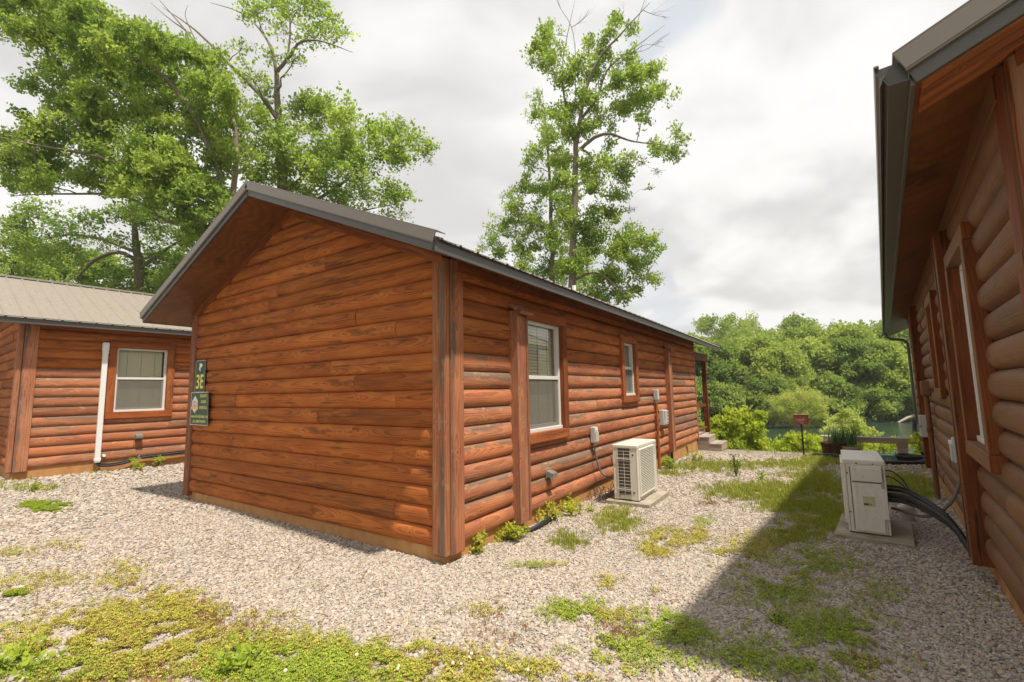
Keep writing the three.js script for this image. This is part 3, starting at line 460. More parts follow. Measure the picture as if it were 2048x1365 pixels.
{
  const w = thing('flexible_conduit', 'grey flexible conduit drooping from the box on the sunlit wall to the unit', 'conduit'); mesh('run', tube([[wallX + 0.09, 0.76, -6.96], [wallX + 0.10, 0.55, -6.97], [wallX + 0.16, 0.27, -7.05], [wallX + 0.30, 0.20, -7.12], [wallX + 0.36, 0.30, -7.15], [-2.69, 0.40, -7.16]], 0.014, 8, 40), std(lin(0.16, 0.15, 0.14), 0.6), w);
  const jb = thing('junction_box', 'pale junction box atop a brown painted pipe on the sunlit wall', 'junction box', [wallX, 1.46, -10.43], Math.PI / 2); mesh('case', rb(0.13, 0.23, 0.10, 0.012, 0, 0, 0.10), GREYBOX, jb); mesh('hub', cyl(0.045, 0.035, 0.07, 12).translate(0, -0.145, 0.09), GREYBOX, jb); mesh('pipe', cyl(0.032, 0.032, 1.58, 12).translate(0, -0.96, 0.09), WOOD.trim[2], jb); mesh('pipe_coupling', cyl(0.038, 0.038, 0.06, 12).translate(0, -0.62, 0.09), WOOD.trim[2], jb);
  const mb = thing('outlet_box', 'pale louvred utility box between the brown pipe and the second wooden chase', 'utility box', [wallX, 0.93, -10.93], Math.PI / 2); mesh('case', rb(0.32, 0.34, 0.10, 0.01, 0, 0, 0.09), GREYBOX, mb); mesh('cover', rb(0.25, 0.31, 0.03, 0.008, 0.03, 0, 0.155), GREYBOX, mb); for (let k = 0; k < 4; k++) mesh('louvre', rb(0.09, 0.012, 0.012, 0.003, 0.08, 0.11 - k * 0.075, 0.174), DARK, mb);
}
function drain(label, pts) { const o = thing('drain_hose', label, 'hose'); mesh('run', tube(pts, 0.027, 10, 40), BLACKRUB, o); }
drain('short black drain hose bending out under the wooden chase beside the corner post', [[-3.08, 0.12, -4.79], [-3.08, -0.02, -4.79], [-3.04, -0.06, -4.82], [-2.98, -0.045, -5.0], [-3.0, -0.03, -5.25], [-3.04, -0.05, -5.6]]);
drain('short black drain pipe below the second wooden chase by the porch', [[-3.08, 0.14, -11.6], [-3.08, -0.10, -11.6], [-3.05, -0.22, -11.62], [-2.95, -0.25, -11.7]]);
// white line-set cover, hose and clip on the third cabin
{
  const d = V(Math.sin(t2), 0, -Math.cos(t2)), at = (s, y, o) => V(-12.925, y, -2.365).addScaledVector(d, s).add(V(Math.cos(t2), 0, Math.sin(t2)).multiplyScalar(o));
  const c = at(1.035, 0, 0), o = thing('line_set_cover', 'tall white pipe cover running down the wall beside the wide window', 'pipe cover', [c.x, 0.27, c.z], Math.PI / 2 - t2);
  mesh('duct', rb(0.095, 2.42, 0.075, 0.012, 0, 1.21, 0.085), WHITE, o); mesh('wall_inlet', rb(0.115, 0.19, 0.10, 0.025, 0, 2.45, 0.09, 3), WHITE, o); mesh('joint_band', rb(0.105, 0.03, 0.082, 0.006, 0, 2.33, 0.085), WHITE, o); mesh('end_fitting', rb(0.11, 0.06, 0.09, 0.01, 0, 0.06, 0.085), WHITE, o); mesh('wall_knob', cyl(0.03, 0.03, 0.05, 12).rotateX(Math.PI / 2).translate(0.11, 0.13, 0.06), WHITE, o);
  const h = thing('hose_bundle', 'black hoses running along the foundation from the white pipe cover', 'hose'); const P = [[1.04, 0.30, .085], [1.06, 0.22, .09], [1.2, 0.185, .10], [1.5, 0.20, .09], [1.75, 0.27, .08], [2.2, 0.29, .085], [2.9, 0.31, .08], [3.4, 0.33, .08]]; mesh('run', tube(P.map(([s, y, k]) => at(s, y, k)), 0.025, 8, 60), BLACKRUB, h); mesh('run', tube(P.map(([s, y, k]) => at(s, y + 0.035, k - 0.01)), 0.016, 8, 60), BLACKRUB, h); const cl = at(1.74, 0.30, 0.10); mesh('clip', rb(0.035, 0.07, 0.03, 0.006, cl.x, cl.y, cl.z), GALV, h);
}
// fittings of the brown cabin, placed along its wall (t from its front corner, o outwards)
const rd = V(Math.sin(t3), 0, -Math.cos(t3)), rn = V(-Math.cos(t3), 0, -Math.sin(t3)), rc = V(0.8897, 0, -2.974);
const onBrown = (t, y, o) => rc.clone().addScaledVector(rd, t).addScaledVector(rn, o).setY(y);
{
  const turn = -Math.PI / 2 - t3, q = onBrown(3.37, 0.93, 0.0); disconnect(q.toArray(), turn, 'grey disconnect box on the brown wall beside the tall red wooden chase');
  const w = thing('flexible_conduit', 'grey conduit curving from the box on the brown wall towards the ground', 'conduit'); mesh('run', tube([onBrown(3.37, 0.81, 0.09), onBrown(3.38, 0.62, 0.11), onBrown(3.44, 0.38, 0.20), onBrown(3.54, 0.22, 0.36), V(0.60, 0.18, -6.95)], 0.016, 8, 36), std(lin(0.16, 0.15, 0.14), 0.6), w);
  const j = onBrown(6.74, 1.52, 0), jb = thing('junction_box', 'brown painted junction box and pipe on the brown wall', 'junction box', j.toArray(), turn); mesh('case', rb(0.15, 0.24, 0.12, 0.03, 0, 0, 0.11, 2), WOOD.brown[2], jb); mesh('pipe', cyl(0.034, 0.034, 1.8, 12).translate(0, -0.92, 0.11), WOOD.brown[4], jb); mesh('pipe_coupling', cyl(0.04, 0.04, 0.08, 12).translate(0, -0.65, 0.11), WOOD.redtrim[0], jb);
  const m = onBrown(7.75, 0.86, 0.0), mb = thing('outlet_box', 'pale grey utility box on the far red chase of the brown cabin', 'utility box', m.toArray(), turn); mesh('case', rb(0.10, 0.38, 0.17, 0.012, 0, 0, 0.105), GREYBOX, mb); mesh('lid', rb(0.02, 0.36, 0.16, 0.006, 0.055, 0, 0.105), GREYBOX, mb); mesh('hasp', rb(0.03, 0.04, 0.05, 0.006, 0.06, 0, 0.19), GALV, mb);
}

// ------------------------------------------------------------------ outdoor units
const acTex = noiseTex(256, 256, (u, v) => { const q = 0.90 + 0.16 * fbm(u * 5, v * 5, 4), d = sstep(0.58, 0.8, fbm(u * 9 + 40, v * 3, 4)) * 0.28, k = sstep(0.74, 0.8, fbm(u * 14 + 7, v * 10, 3)) * 0.5; return [lerp(lerp(0.66, 0.50, d), 0.42, k) * q, lerp(lerp(0.63, 0.46, d), 0.30, k) * q, lerp(lerp(0.55, 0.37, d), 0.18, k) * q]; });
const AC = std(lin(1, 1, 1), 0.5, { map: acTex }), ACDARK = std(lin(0.045, 0.042, 0.036), 0.7), ACFIN = std(lin(0.12, 0.115, 0.10), 0.5, { metalness: 0.5 });
function label2() { const cv = document.createElement('canvas'); cv.width = 256; cv.height = 192; const c = cv.getContext('2d'), r = rng(4); c.fillStyle = '#c9c7a0'; c.fillRect(0, 0, 256, 192); c.fillStyle = '#7d8060'; for (let j = 0; j < 8; j++) for (let k = 0; k < 9; k++) if (r() > 0.3) c.fillRect(12 + k * 26, 14 + j * 13, 8 + r() * 16, 4); c.fillStyle = '#191915'; c.fillRect(14, 132, 100, 40); c.fillStyle = '#b9b7a0'; c.fillRect(28, 146, 70, 4); c.fillStyle = '#8d8f72'; c.fillRect(128, 134, 44, 40); c.fillRect(184, 134, 60, 4); c.fillRect(190, 150, 22, 12); const t = new THREE.CanvasTexture(cv); t.colorSpace = THREE.SRGBColorSpace; t.magFilter = THREE.LinearFilter; return t; }
const acLabel = new THREE.MeshStandardMaterial({ map: label2(), roughness: 0.6, color: lin(0.85, 0.85, 0.8) }), acSticker = std(lin(0.12, 0.42, 0.50), 0.5);
function acUnit(label, at, turn) {
  // front (fan side) towards +x, coil end towards +z, service end towards -z
  const u = thing('outdoor_unit', label, 'air conditioner', at, turn, 'outdoor air conditioning units'), D = 0.36, H = 0.77, L = 0.90; u.scale.setScalar(1.055);
  mesh('casing', join([rb(0.02, H - 0.05, 0.205, 0.006, D / 2 - 0.01, H / 2 - 0.01, -0.3475), rb(0.02, H - 0.05, 0.075, 0.006, D / 2 - 0.01, H / 2 - 0.01, 0.4125), rb(0.02, 0.075, 0.64, 0.004, D / 2 - 0.0105, 0.05, 0.065), rb(0.02, 0.055, 0.64, 0.004, D / 2 - 0.0105, 0.715, 0.065), rb(0.02, H - 0.05, 0.12, 0.006, -D / 2 + 0.01, H / 2 - 0.01, L / 2 - 0.06), rb(0.02, H - 0.05, 0.34, 0.006, -D / 2 + 0.01, H / 2 - 0.01, -L / 2 + 0.17), rb(D - 0.044, H - 0.05, 0.02, 0.006, 0, H / 2 - 0.01, -L / 2 + 0.011), rb(0.052, H - 0.05, 0.02, 0.004, -D / 2 + 0.045, H / 2 - 0.01, L / 2 - 0.012), rb(0.085, H - 0.05, 0.02, 0.004, D / 2 - 0.063, H / 2 - 0.01, L / 2 - 0.012), rb(D - 0.19, 0.05, 0.02, 0.004, -0.01, 0.05, L / 2 - 0.013), rb(D - 0.04, 0.03, L - 0.04, 0.006, 0, 0.03, 0)]), AC, u);
  mesh('top_panel', join([rb(D + 0.012, 0.05, L + 0.012, 0.012, 0, H - 0.018, 0, 2)]), AC, u);
  mesh('coil', join([bx(0.03, H - 0.1, L - 0.1, -D / 2 + 0.06, H / 2, 0), bx(D - 0.12, H - 0.1, 0.03, 0, H / 2, L / 2 - 0.05)]), ACFIN, u);
  const gx0 = -0.105, gx1 = 0.075; const bars = []; for (let k = 0; k < 14; k++) bars.push(bx(gx1 - gx0, 0.005, 0.005, (gx0 + gx1) / 2, 0.09 + k * 0.046, L / 2 + 0.002)); for (const x of [gx0, (gx0 + gx1) / 2, gx1]) bars.push(bx(0.005, 0.60, 0.005, x, 0.39, L / 2 + 0.0065)); for (const y of [0.16, 0.58]) bars.push(bx(0.245, 0.012, 0.006, -0.01, y, L / 2 + 0.012));
  mesh('coil_guard', join(bars), AC, u);
  for (const y of [0.64, 0.12]) mesh('handle_dimple', cyl(0.013, 0.013, 0.008, 10).rotateX(Math.PI / 2).translate(0.115, y, L / 2 - 0.0005), DARK, u);
  // fan guard on the front: raised rim, net of fine bars, ring and hub
  const fz = 0.06, fw = 0.62, fh = 0.60, fx = D / 2 + 0.012;
  mesh('fan_rim', join([rb(0.03, 0.03, fw + 0.06, 0.008, fx - 0.004, 0.39 + fh / 2 + 0.015, fz), rb(0.03, 0.03, fw + 0.06, 0.008, fx - 0.004, 0.39 - fh / 2 - 0.015, fz), rb(0.03, fh, 0.03, 0.008, fx - 0.004, 0.39, fz + fw / 2 + 0.015), rb(0.03, fh, 0.03, 0.008, fx - 0.004, 0.39, fz - fw / 2 - 0.015)]), AC, u);
  const net = []; for (let k = 0; k < 34; k++) net.push(bx(0.006, fh, 0.0055, fx, 0.39, fz - fw / 2 + (k + 0.5) * fw / 34)); for (let k = 0; k < 26; k++) net.push(bx(0.006, 0.0055, fw, fx + 0.0065, 0.39 - fh / 2 + (k + 0.5) * fh / 26, fz));
  mesh('fan_guard', join(net), AC, u);
  const blades = []; for (let k = 0; k < 3; k++) blades.push(new THREE.BoxGeometry(0.003, 0.20, 0.13).rotateY(0.02).rotateY(0.35).translate(D / 2 - 0.075, 0.15, 0).rotateX(k * 2.094)); blades.forEach(b => b.translate(0, 0.39, fz)); mesh('fan', join([...blades, cyl(0.05, 0.05, 0.004, 20).rotateZ(Math.PI / 2).translate(D / 2 - 0.075, 0.39, fz)]), ACFIN, u);
  mesh('sticker', rb(0.002, 0.12, 0.06, 0.0005, D / 2 + 0.002, 0.62, -0.34), acSticker, u);
  // service end
  const s = -L / 2; mesh('wiring_cover', join([rb(0.26, 0.145, 0.03, 0.008, -0.02, 0.655 - 0.03, s - 0.012), rb(0.26, 0.03, 0.02, 0.006, -0.02, 0.70, s - 0.01)]), AC, u);
  mesh('service_panel', rb(0.25, 0.50, 0.022, 0.02, -0.015, 0.285, s - 0.008, 3), AC, u); mesh('panel_groove', join([bx(0.25, 0.006, 0.004, -0.015, 0.543, s - 0.002), bx(0.006, 0.66, 0.004, 0.125, 0.37, s - 0.002)]), ACDARK, u);
  mesh('valve_cover', rb(0.045, 0.31, 0.03, 0.006, -0.155, 0.33, s - 0.012), AC, u); mesh('rating_label', bx(0.105, 0.105, 0.002, -0.02, 0.35, s - 0.0205), acLabel, u);
  for (const [x, y] of [[0.06, 0.74], [-0.08, 0.74], [0.15, 0.63], [0.15, 0.22]]) mesh('screw', cyl(0.008, 0.008, 0.004, 8).rotateX(Math.PI / 2).translate(x, y, s - 0.004), DARK, u);
  for (const z of [0.28, -0.28]) for (const x of [-1, 1]) mesh('foot', rb(0.06, 0.02, 0.05, 0.004, x * (D / 2 - 0.01), 0.010, z), GALV, u);
  return u;
}
function pad(label, at, turn, w, h, d, m) { const g = rb(w, h, d, 0.012, 0, h / 2, 0); const p = g.attributes.position, n = g.attributes.normal, uv = g.attributes.uv; for (let i = 0; i < p.count; i++) uv.setXY(i, (Math.abs(n.getX(i)) > .6 ? p.getZ(i) : p.getX(i)) * 1.3, (Math.abs(n.getY(i)) > .6 ? p.getZ(i) : p.getY(i)) * 1.3); const o = mesh(numbered('concrete_pad'), g, m, scene); o.position.set(...at); o.rotation.y = turn; return tag(o, label, 'pad', 'concrete pads'); }
pad('sunlit concrete pad under the unit by the cabin with green signs', [-2.485, -0.165, -7.27], 0, 0.67, 0.105, 1.04, CONCRETE);
acUnit('beige outdoor unit in the sun, wire coil guard and fan side showing', [-2.515, -0.060, -7.30], 0);
pad('shaded mossy concrete pad under the unit by the brown cabin', [0.42, -0.165, -7.02], -0.10, 0.70, 0.09, 1.04, CONCRETE);
acUnit('beige outdoor unit in the shade, service panel and label showing', [0.365, -0.075, -7.13], Math.PI - 0.02);
{
  const o = thing('line_set_hoses', 'thick black hoses arching from the shaded unit to the brown wall', 'hose'), end = t => onBrown(2.71 + t, 0.06, 0.10);
  const A = (dz, dy, r, k) => mesh('run', tube([V(0.52, 0.36 + dy, -6.76 + dz), V(0.68, 0.38 + dy, -6.60 + dz), V(0.83, 0.36 + dy * 0.8, -6.20 + dz * 0.7), V(0.95, 0.27 + dy * 0.5, -6.0 + dz * 0.5), V(1.02, 0.12, -5.86 + dz * 0.3), end(k)], r, 10, 48), BLACKRUB, o);
  A(0, 0, 0.030, 0); A(-0.06, 0.05, 0.020, 0.05); A(0.02, -0.05, 0.022, -0.05); A(-0.10, 0.08, 0.015, 0.08);
  const w = thing('unit_cables', 'two thin black cables drooping beside the shaded unit', 'cable'); for (const k of [0, 1]) mesh('run', tube([V(0.54, 0.63 - k * 0.06, -6.74), V(0.61, 0.63 - k * 0.07, -6.70), V(0.69, 0.55 - k * 0.06, -6.66), V(0.74, 0.42, -6.56 + k * 0.05)], 0.007, 6, 24), BLACKRUB, w);
  const c = pixelOnLevel(1815, 1036, -0.11), co = thing('cleanout_pipe', 'white plastic cleanout pipe with square-headed plug standing in the gravel', 'pipe', [c.x, -0.13, c.z]); mesh('pipe', cyl(0.075, 0.075, 0.14, 24).translate(0, 0.06, 0), std(lin(0.55, 0.54, 0.5), 0.6), co); mesh('collar', cyl(0.088, 0.088, 0.07, 24).translate(0, 0.125, 0), std(lin(0.6, 0.59, 0.55), 0.6), co); mesh('plug', cyl(0.066, 0.070, 0.03, 24).translate(0, 0.175, 0), WHITE, co); mesh('plug_head', rb(0.05, 0.04, 0.05, 0.006, 0, 0.205, 0), WHITE, co);
  const tangle = thing('vine_tangle', 'tangle of dry stems and cable behind the sunlit unit', 'dry stems', [-2.93, -0.14, -7.0]), r = rng(70), gs = []; for (let k = 0; k < 34; k++) { const p = []; let q = V((r() - 0.5) * 0.35, 0.02, (r() - 0.5) * 0.5); for (let i = 0; i < 5; i++) { p.push(q.clone()); q.add(V((r() - 0.5) * 0.14, r() * 0.11 - (i > 2 ? 0.09 : 0), (r() - 0.5) * 0.16)); } gs.push(limb(p, [0.006, 0.005, 0.0045, 0.004, 0.003], 5)); } mesh('stems', join(gs), std(lin(0.11, 0.085, 0.06), 0.9), tangle);
}

// ------------------------------------------------------------------ by the river bank: bench, barrel planter, tub, pots, sign post, black pipe
{
  const b = thing('plank_bench', 'low plank bench along the river bank behind the barrel planter', 'bench', [0, -0.30, -15.8]);
  for (const k of [0, 1]) board('seat_plank', b, WOOD.grey, 2.4, 0.045, 0.14, 1.15, 0.47, -0.075 + k * 0.15, 0, 0.005); board('front_beam', b, WOOD.grey, 2.3, 0.10, 0.04, 1.15, 0.395, 0.12, 0, 0.004);
  for (const x of [0.12, 1.70]) for (let k = 0; k < 3; k++) board('leg_block', b, WOOD.grey, 0.22 - k * 0.02, 0.14, 0.24, x, 0.37 - 0.15 * k - 0.04, 0.0, 0, 0.005);
  const tub = thing('barrel_planter', 'half barrel planter of dark staves by the plank bench', 'planter', [0.22, -0.30, -15.35]), n = 18;
  for (let k = 0; k < n; k++) { const a = k / n * Math.PI * 2, m = board('stave', tub, WOOD.grey, 0.092, 0.36, 0.025, Math.sin(a) * 0.255, 0.18, Math.cos(a) * 0.255, 1, 0.004); m.material = WOOD.dark[k % 6]; m.rotation.set(0.14, a, 0, 'YXZ'); }
  for (const [y, r] of [[0.09, 0.256], [0.27, 0.288]]) mesh('hoop', new THREE.TorusGeometry(r, 0.009, 6, 40).rotateX(Math.PI / 2).translate(0, y, 0), DARK, tub); mesh('soil', new THREE.CircleGeometry(0.27, 24).rotateX(-Math.PI / 2).translate(0, 0.33, 0), std(lin(0.05, 0.035, 0.025), 1), tub);
  const cp = thing('clay_pot', 'tan clay pot beside the barrel planter', 'pot', [0.60, -0.30, -15.15]); mesh('bowl', new THREE.LatheGeometry([[0.0, 0], [0.12, 0], [0.19, 0.22], [0.205, 0.23], [0.205, 0.29], [0.185, 0.29], [0.175, 0.22], [0.0, 0.2]].map(p => new THREE.Vector2(...p)), 28), std(lin(0.36, 0.24, 0.13), 0.8), cp);
  const bt = thing('blue_tray', 'flat blue green plastic tray on the ground by the bench', 'tray', [1.30, -0.32, -15.1]); mesh('tray', join([rb(0.50, 0.02, 0.36, 0.008, 0, 0.03, 0), rb(0.52, 0.09, 0.02, 0.006, 0, 0.06, 0.18), rb(0.52, 0.09, 0.02, 0.006, 0, 0.06, -0.18), rb(0.02, 0.09, 0.34, 0.006, 0.25, 0.06, 0), rb(0.02, 0.09, 0.34, 0.006, -0.25, 0.06, 0)]), std(lin(0.09, 0.22, 0.25), 0.5), bt);
  const bp = thing('black_basin', 'wide shallow black basin on the ground before the bench', 'basin', [1.72, -0.32, -14.95]); mesh('bowl', new THREE.LatheGeometry([[0, 0], [0.22, 0], [0.27, 0.15], [0.285, 0.16], [0.285, 0.18], [0.26, 0.18], [0.21, 0.03], [0, 0.03]].map(p => new THREE.Vector2(...p)), 32), std(lin(0.02, 0.02, 0.02), 0.5), bp);
  const sp = thing('dark_pot', 'small dark pot with a leafy plant near the end of the bench', 'pot', [2.12, -0.33, -15.3]); mesh('bowl', new THREE.LatheGeometry([[0, 0], [0.10, 0], [0.14, 0.22], [0.15, 0.22], [0.15, 0.25], [0.13, 0.25], [0.12, 0.2], [0, 0.2]].map(p => new THREE.Vector2(...p)), 24), std(lin(0.04, 0.045, 0.035), 0.7), sp);
  // corrugated pipe: a tube with rings
  const path = new THREE.CatmullRomCurve3([V(2.06, 0.62, -16.2), V(2.03, 0.42, -16.1), V(2.0, 0.22, -15.6), V(2.08, 0.02, -14.9), V(2.0, -0.16, -14.4), V(1.75, -0.22, -14.1), V(1.4, -0.22, -13.95), V(1.0, -0.22, -13.9), V(0.6, -0.21, -14.1), V(0.2, -0.21, -14.55), V(-0.12, -0.24, -14.85), V(-0.3, -0.32, -15.3)]), N = 300, pts = path.getSpacedPoints(N);
  const cpipe = thing('corrugated_pipe', 'black corrugated drain pipe lying along the ground by the bench', 'pipe'); mesh('run', limb(pts, pts.map((_, i) => i % 2 ? 0.058 : 0.049), 12), BLACKRUB, cpipe);
  // sign on a post
  const sg = thing('post_sign', 'small worn red brown board sign on a dark post at the bank', 'sign', [-0.47, -0.34, -14.9]); mesh('post', rb(0.045, 0.90, 0.045, 0.006, 0, 0.45, 0), std(lin(0.035, 0.022, 0.016), 0.8), sg); const cv = document.createElement('canvas'); cv.width = 256; cv.height = 176; const c = cv.getContext('2d'), r = rng(6); c.fillStyle = '#7a3820'; c.fillRect(0, 0, 256, 176); for (let k = 0; k < 260; k++) { c.fillStyle = `rgba(${[150, 90, 60][k % 3]},${[130, 50, 40][k % 3]},${[115, 30, 32][k % 3]},0.22)`; c.fillRect(r() * 256 - (k % 3 ? 0 : 80), r() * 176, 14 + r() * 60, 3 + r() * 9); } c.strokeStyle = 'rgba(226,206,186,0.8)'; c.lineWidth = 6; c.lineCap = 'round'; c.beginPath(); c.moveTo(58, 88); c.lineTo(84, 104); c.lineTo(100, 84); c.lineTo(112, 104); c.lineTo(128, 80); c.stroke(); c.beginPath(); c.moveTo(150, 76); c.quadraticCurveTo(188, 60, 172, 92); c.quadraticCurveTo(150, 108, 132, 108); c.stroke(); c.lineWidth = 4; c.beginPath(); c.moveTo(92, 138); c.lineTo(170, 138); c.stroke();
  const st = new THREE.CanvasTexture(cv); st.colorSpace = THREE.SRGBColorSpace; const face = new THREE.MeshStandardMaterial({ map: st, roughness: 0.8 }), edge = WOOD.redtrim[0]; mesh('board', new THREE.BoxGeometry(0.36, 0.25, 0.03).translate(0, 1.02, 0.03), [edge, edge, edge, edge, face, edge], sg); mesh('board_cap', rb(0.37, 0.02, 0.04, 0.004, 0, 1.155, 0.03), WOOD.grey[1], sg);
  const dw = thing('driftwood_log', 'pale driftwood trunk lying at the far waterline', 'driftwood'); const f0 = pixelOnLevel(1796, 846, WATER), f1 = pixelOnLevel(1845, 839, WATER + 0.2); mesh('trunk', limb([f0.clone().setY(WATER), f0.clone().lerp(f1, 0.4).setY(WATER + 0.45), f1.clone().setY(WATER + 0.9)], [0.10, 0.16, 0.2], 7), std(lin(0.3, 0.25, 0.2), 0.9), dw); mesh('branch', limb([f0.clone().lerp(f1, 0.4).setY(WATER + 0.45), f0.clone().lerp(f1, 0.6).setY(WATER + 0.3)], [0.08, 0.04], 5), std(lin(0.3, 0.25, 0.2), 0.9), dw);
}

// ------------------------------------------------------------------ foliage
const LEAF = new THREE.MeshPhysicalMaterial({ color: lin(1, 1, 1), roughness: 1, specularIntensity: 0.3, transmission: 0.6, thickness: 0, side: THREE.DoubleSide });
const BARK = std(lin(1, 1, 1), 0.95, { map: noiseTex(128, 256, (u, v) => { const q = 0.55 + 0.7 * fbm(u * 18, v * 7, 4), m = sstep(0.55, 0.7, fbm(u * 5 + 7, v * 5, 3)); return [lerp(0.22, 0.34, m) * q, lerp(0.18, 0.30, m) * q, lerp(0.135, 0.24, m) * q]; }) });
const BARKDARK = std(lin(0.085, 0.068, 0.05), 0.95), STEM = std(lin(0.09, 0.12, 0.03), 0.8);
function leafGeo(len, wid, fold = 0.25, lobes = 0) {
  const P = lobes ? [[0, 0], [-wid * 0.35, len * 0.18], [-wid * 0.62, len * 0.42], [-wid * 0.22, len * 0.48], [-wid * 0.45, len * 0.80], [0, len], [wid * 0.45, len * 0.80], [wid * 0.22, len * 0.48], [wid * 0.62, len * 0.42], [wid * 0.35, len * 0.18]] : [[0, 0], [-wid * 0.5, len * 0.42], [0, len], [wid * 0.5, len * 0.42]];
  const pos = [], uv = [], idx = []; P.forEach(([x, y]) => { pos.push(x, y, Math.abs(x) * fold - y * y / len * 0.25); uv.push(x / wid + 0.5, y / len); });
  if (lobes) { pos.push(0, len * 0.45, -0.02 * len); uv.push(0.5, 0.45); const c = P.length; for (let k = 0; k < c; k++) idx.push(c, (k + 1) % c, k); } else idx.push(0, 2, 1, 0, 3, 2);
  const g = new THREE.BufferGeometry(); g.setAttribute('position', new THREE.Float32BufferAttribute(pos, 3)); g.setAttribute('uv', new THREE.Float32BufferAttribute(uv, 2)); g.setIndex(idx); g.computeVertexNormals(); return g;
}
function cluster(n, len, wid, spread, seed, lobes = 0) {
  const r = rng(seed), list = [];
  for (let k = 0; k < n; k++) { const s = 0.7 + r() * 0.6, g = leafGeo(len * s, wid * s, 0.15 + r() * 0.3, lobes); g.rotateX(0.4 + r() * 1.1).rotateZ((r() - 0.5) * 0.8).rotateY(r() * 6.283).translate((r() - 0.5) * spread, (r() - 0.5) * spread * 0.8, (r() - 0.5) * spread); list.push(g); }
  return mergeGeometries(list);
}
const OAK = cluster(8, 0.145, 0.095, 0.42, 1), OAK2 = cluster(8, 0.155, 0.115, 0.44, 2, 0), FARLEAF = cluster(10, 0.33, 0.20, 1.0, 3), BUSHLEAF = cluster(7, 0.10, 0.065, 0.20, 4), WILLOW = cluster(10, 0.26, 0.07, 0.55, 5);
const TMP = new THREE.Object3D(), COL = new THREE.Color();
function scatter(name, geo, mat, places, parent) {   // places: [Vector3, scale, yaw, tiltX, tiltZ, r, g, b]
  const m = new THREE.InstancedMesh(geo, mat, places.length); m.name = name; m.castShadow = m.receiveShadow = true;
  places.forEach((p, i) => { TMP.position.copy(p[0]); TMP.scale.setScalar(p[1]); TMP.rotation.set(p[3], p[2], p[4], 'YXZ'); TMP.updateMatrix(); m.setMatrixAt(i, TMP.matrix); m.setColorAt(i, COL.setRGB(p[5], p[6], p[7])); });
  m.instanceMatrix.needsUpdate = true; parent.add(m); return m;
}
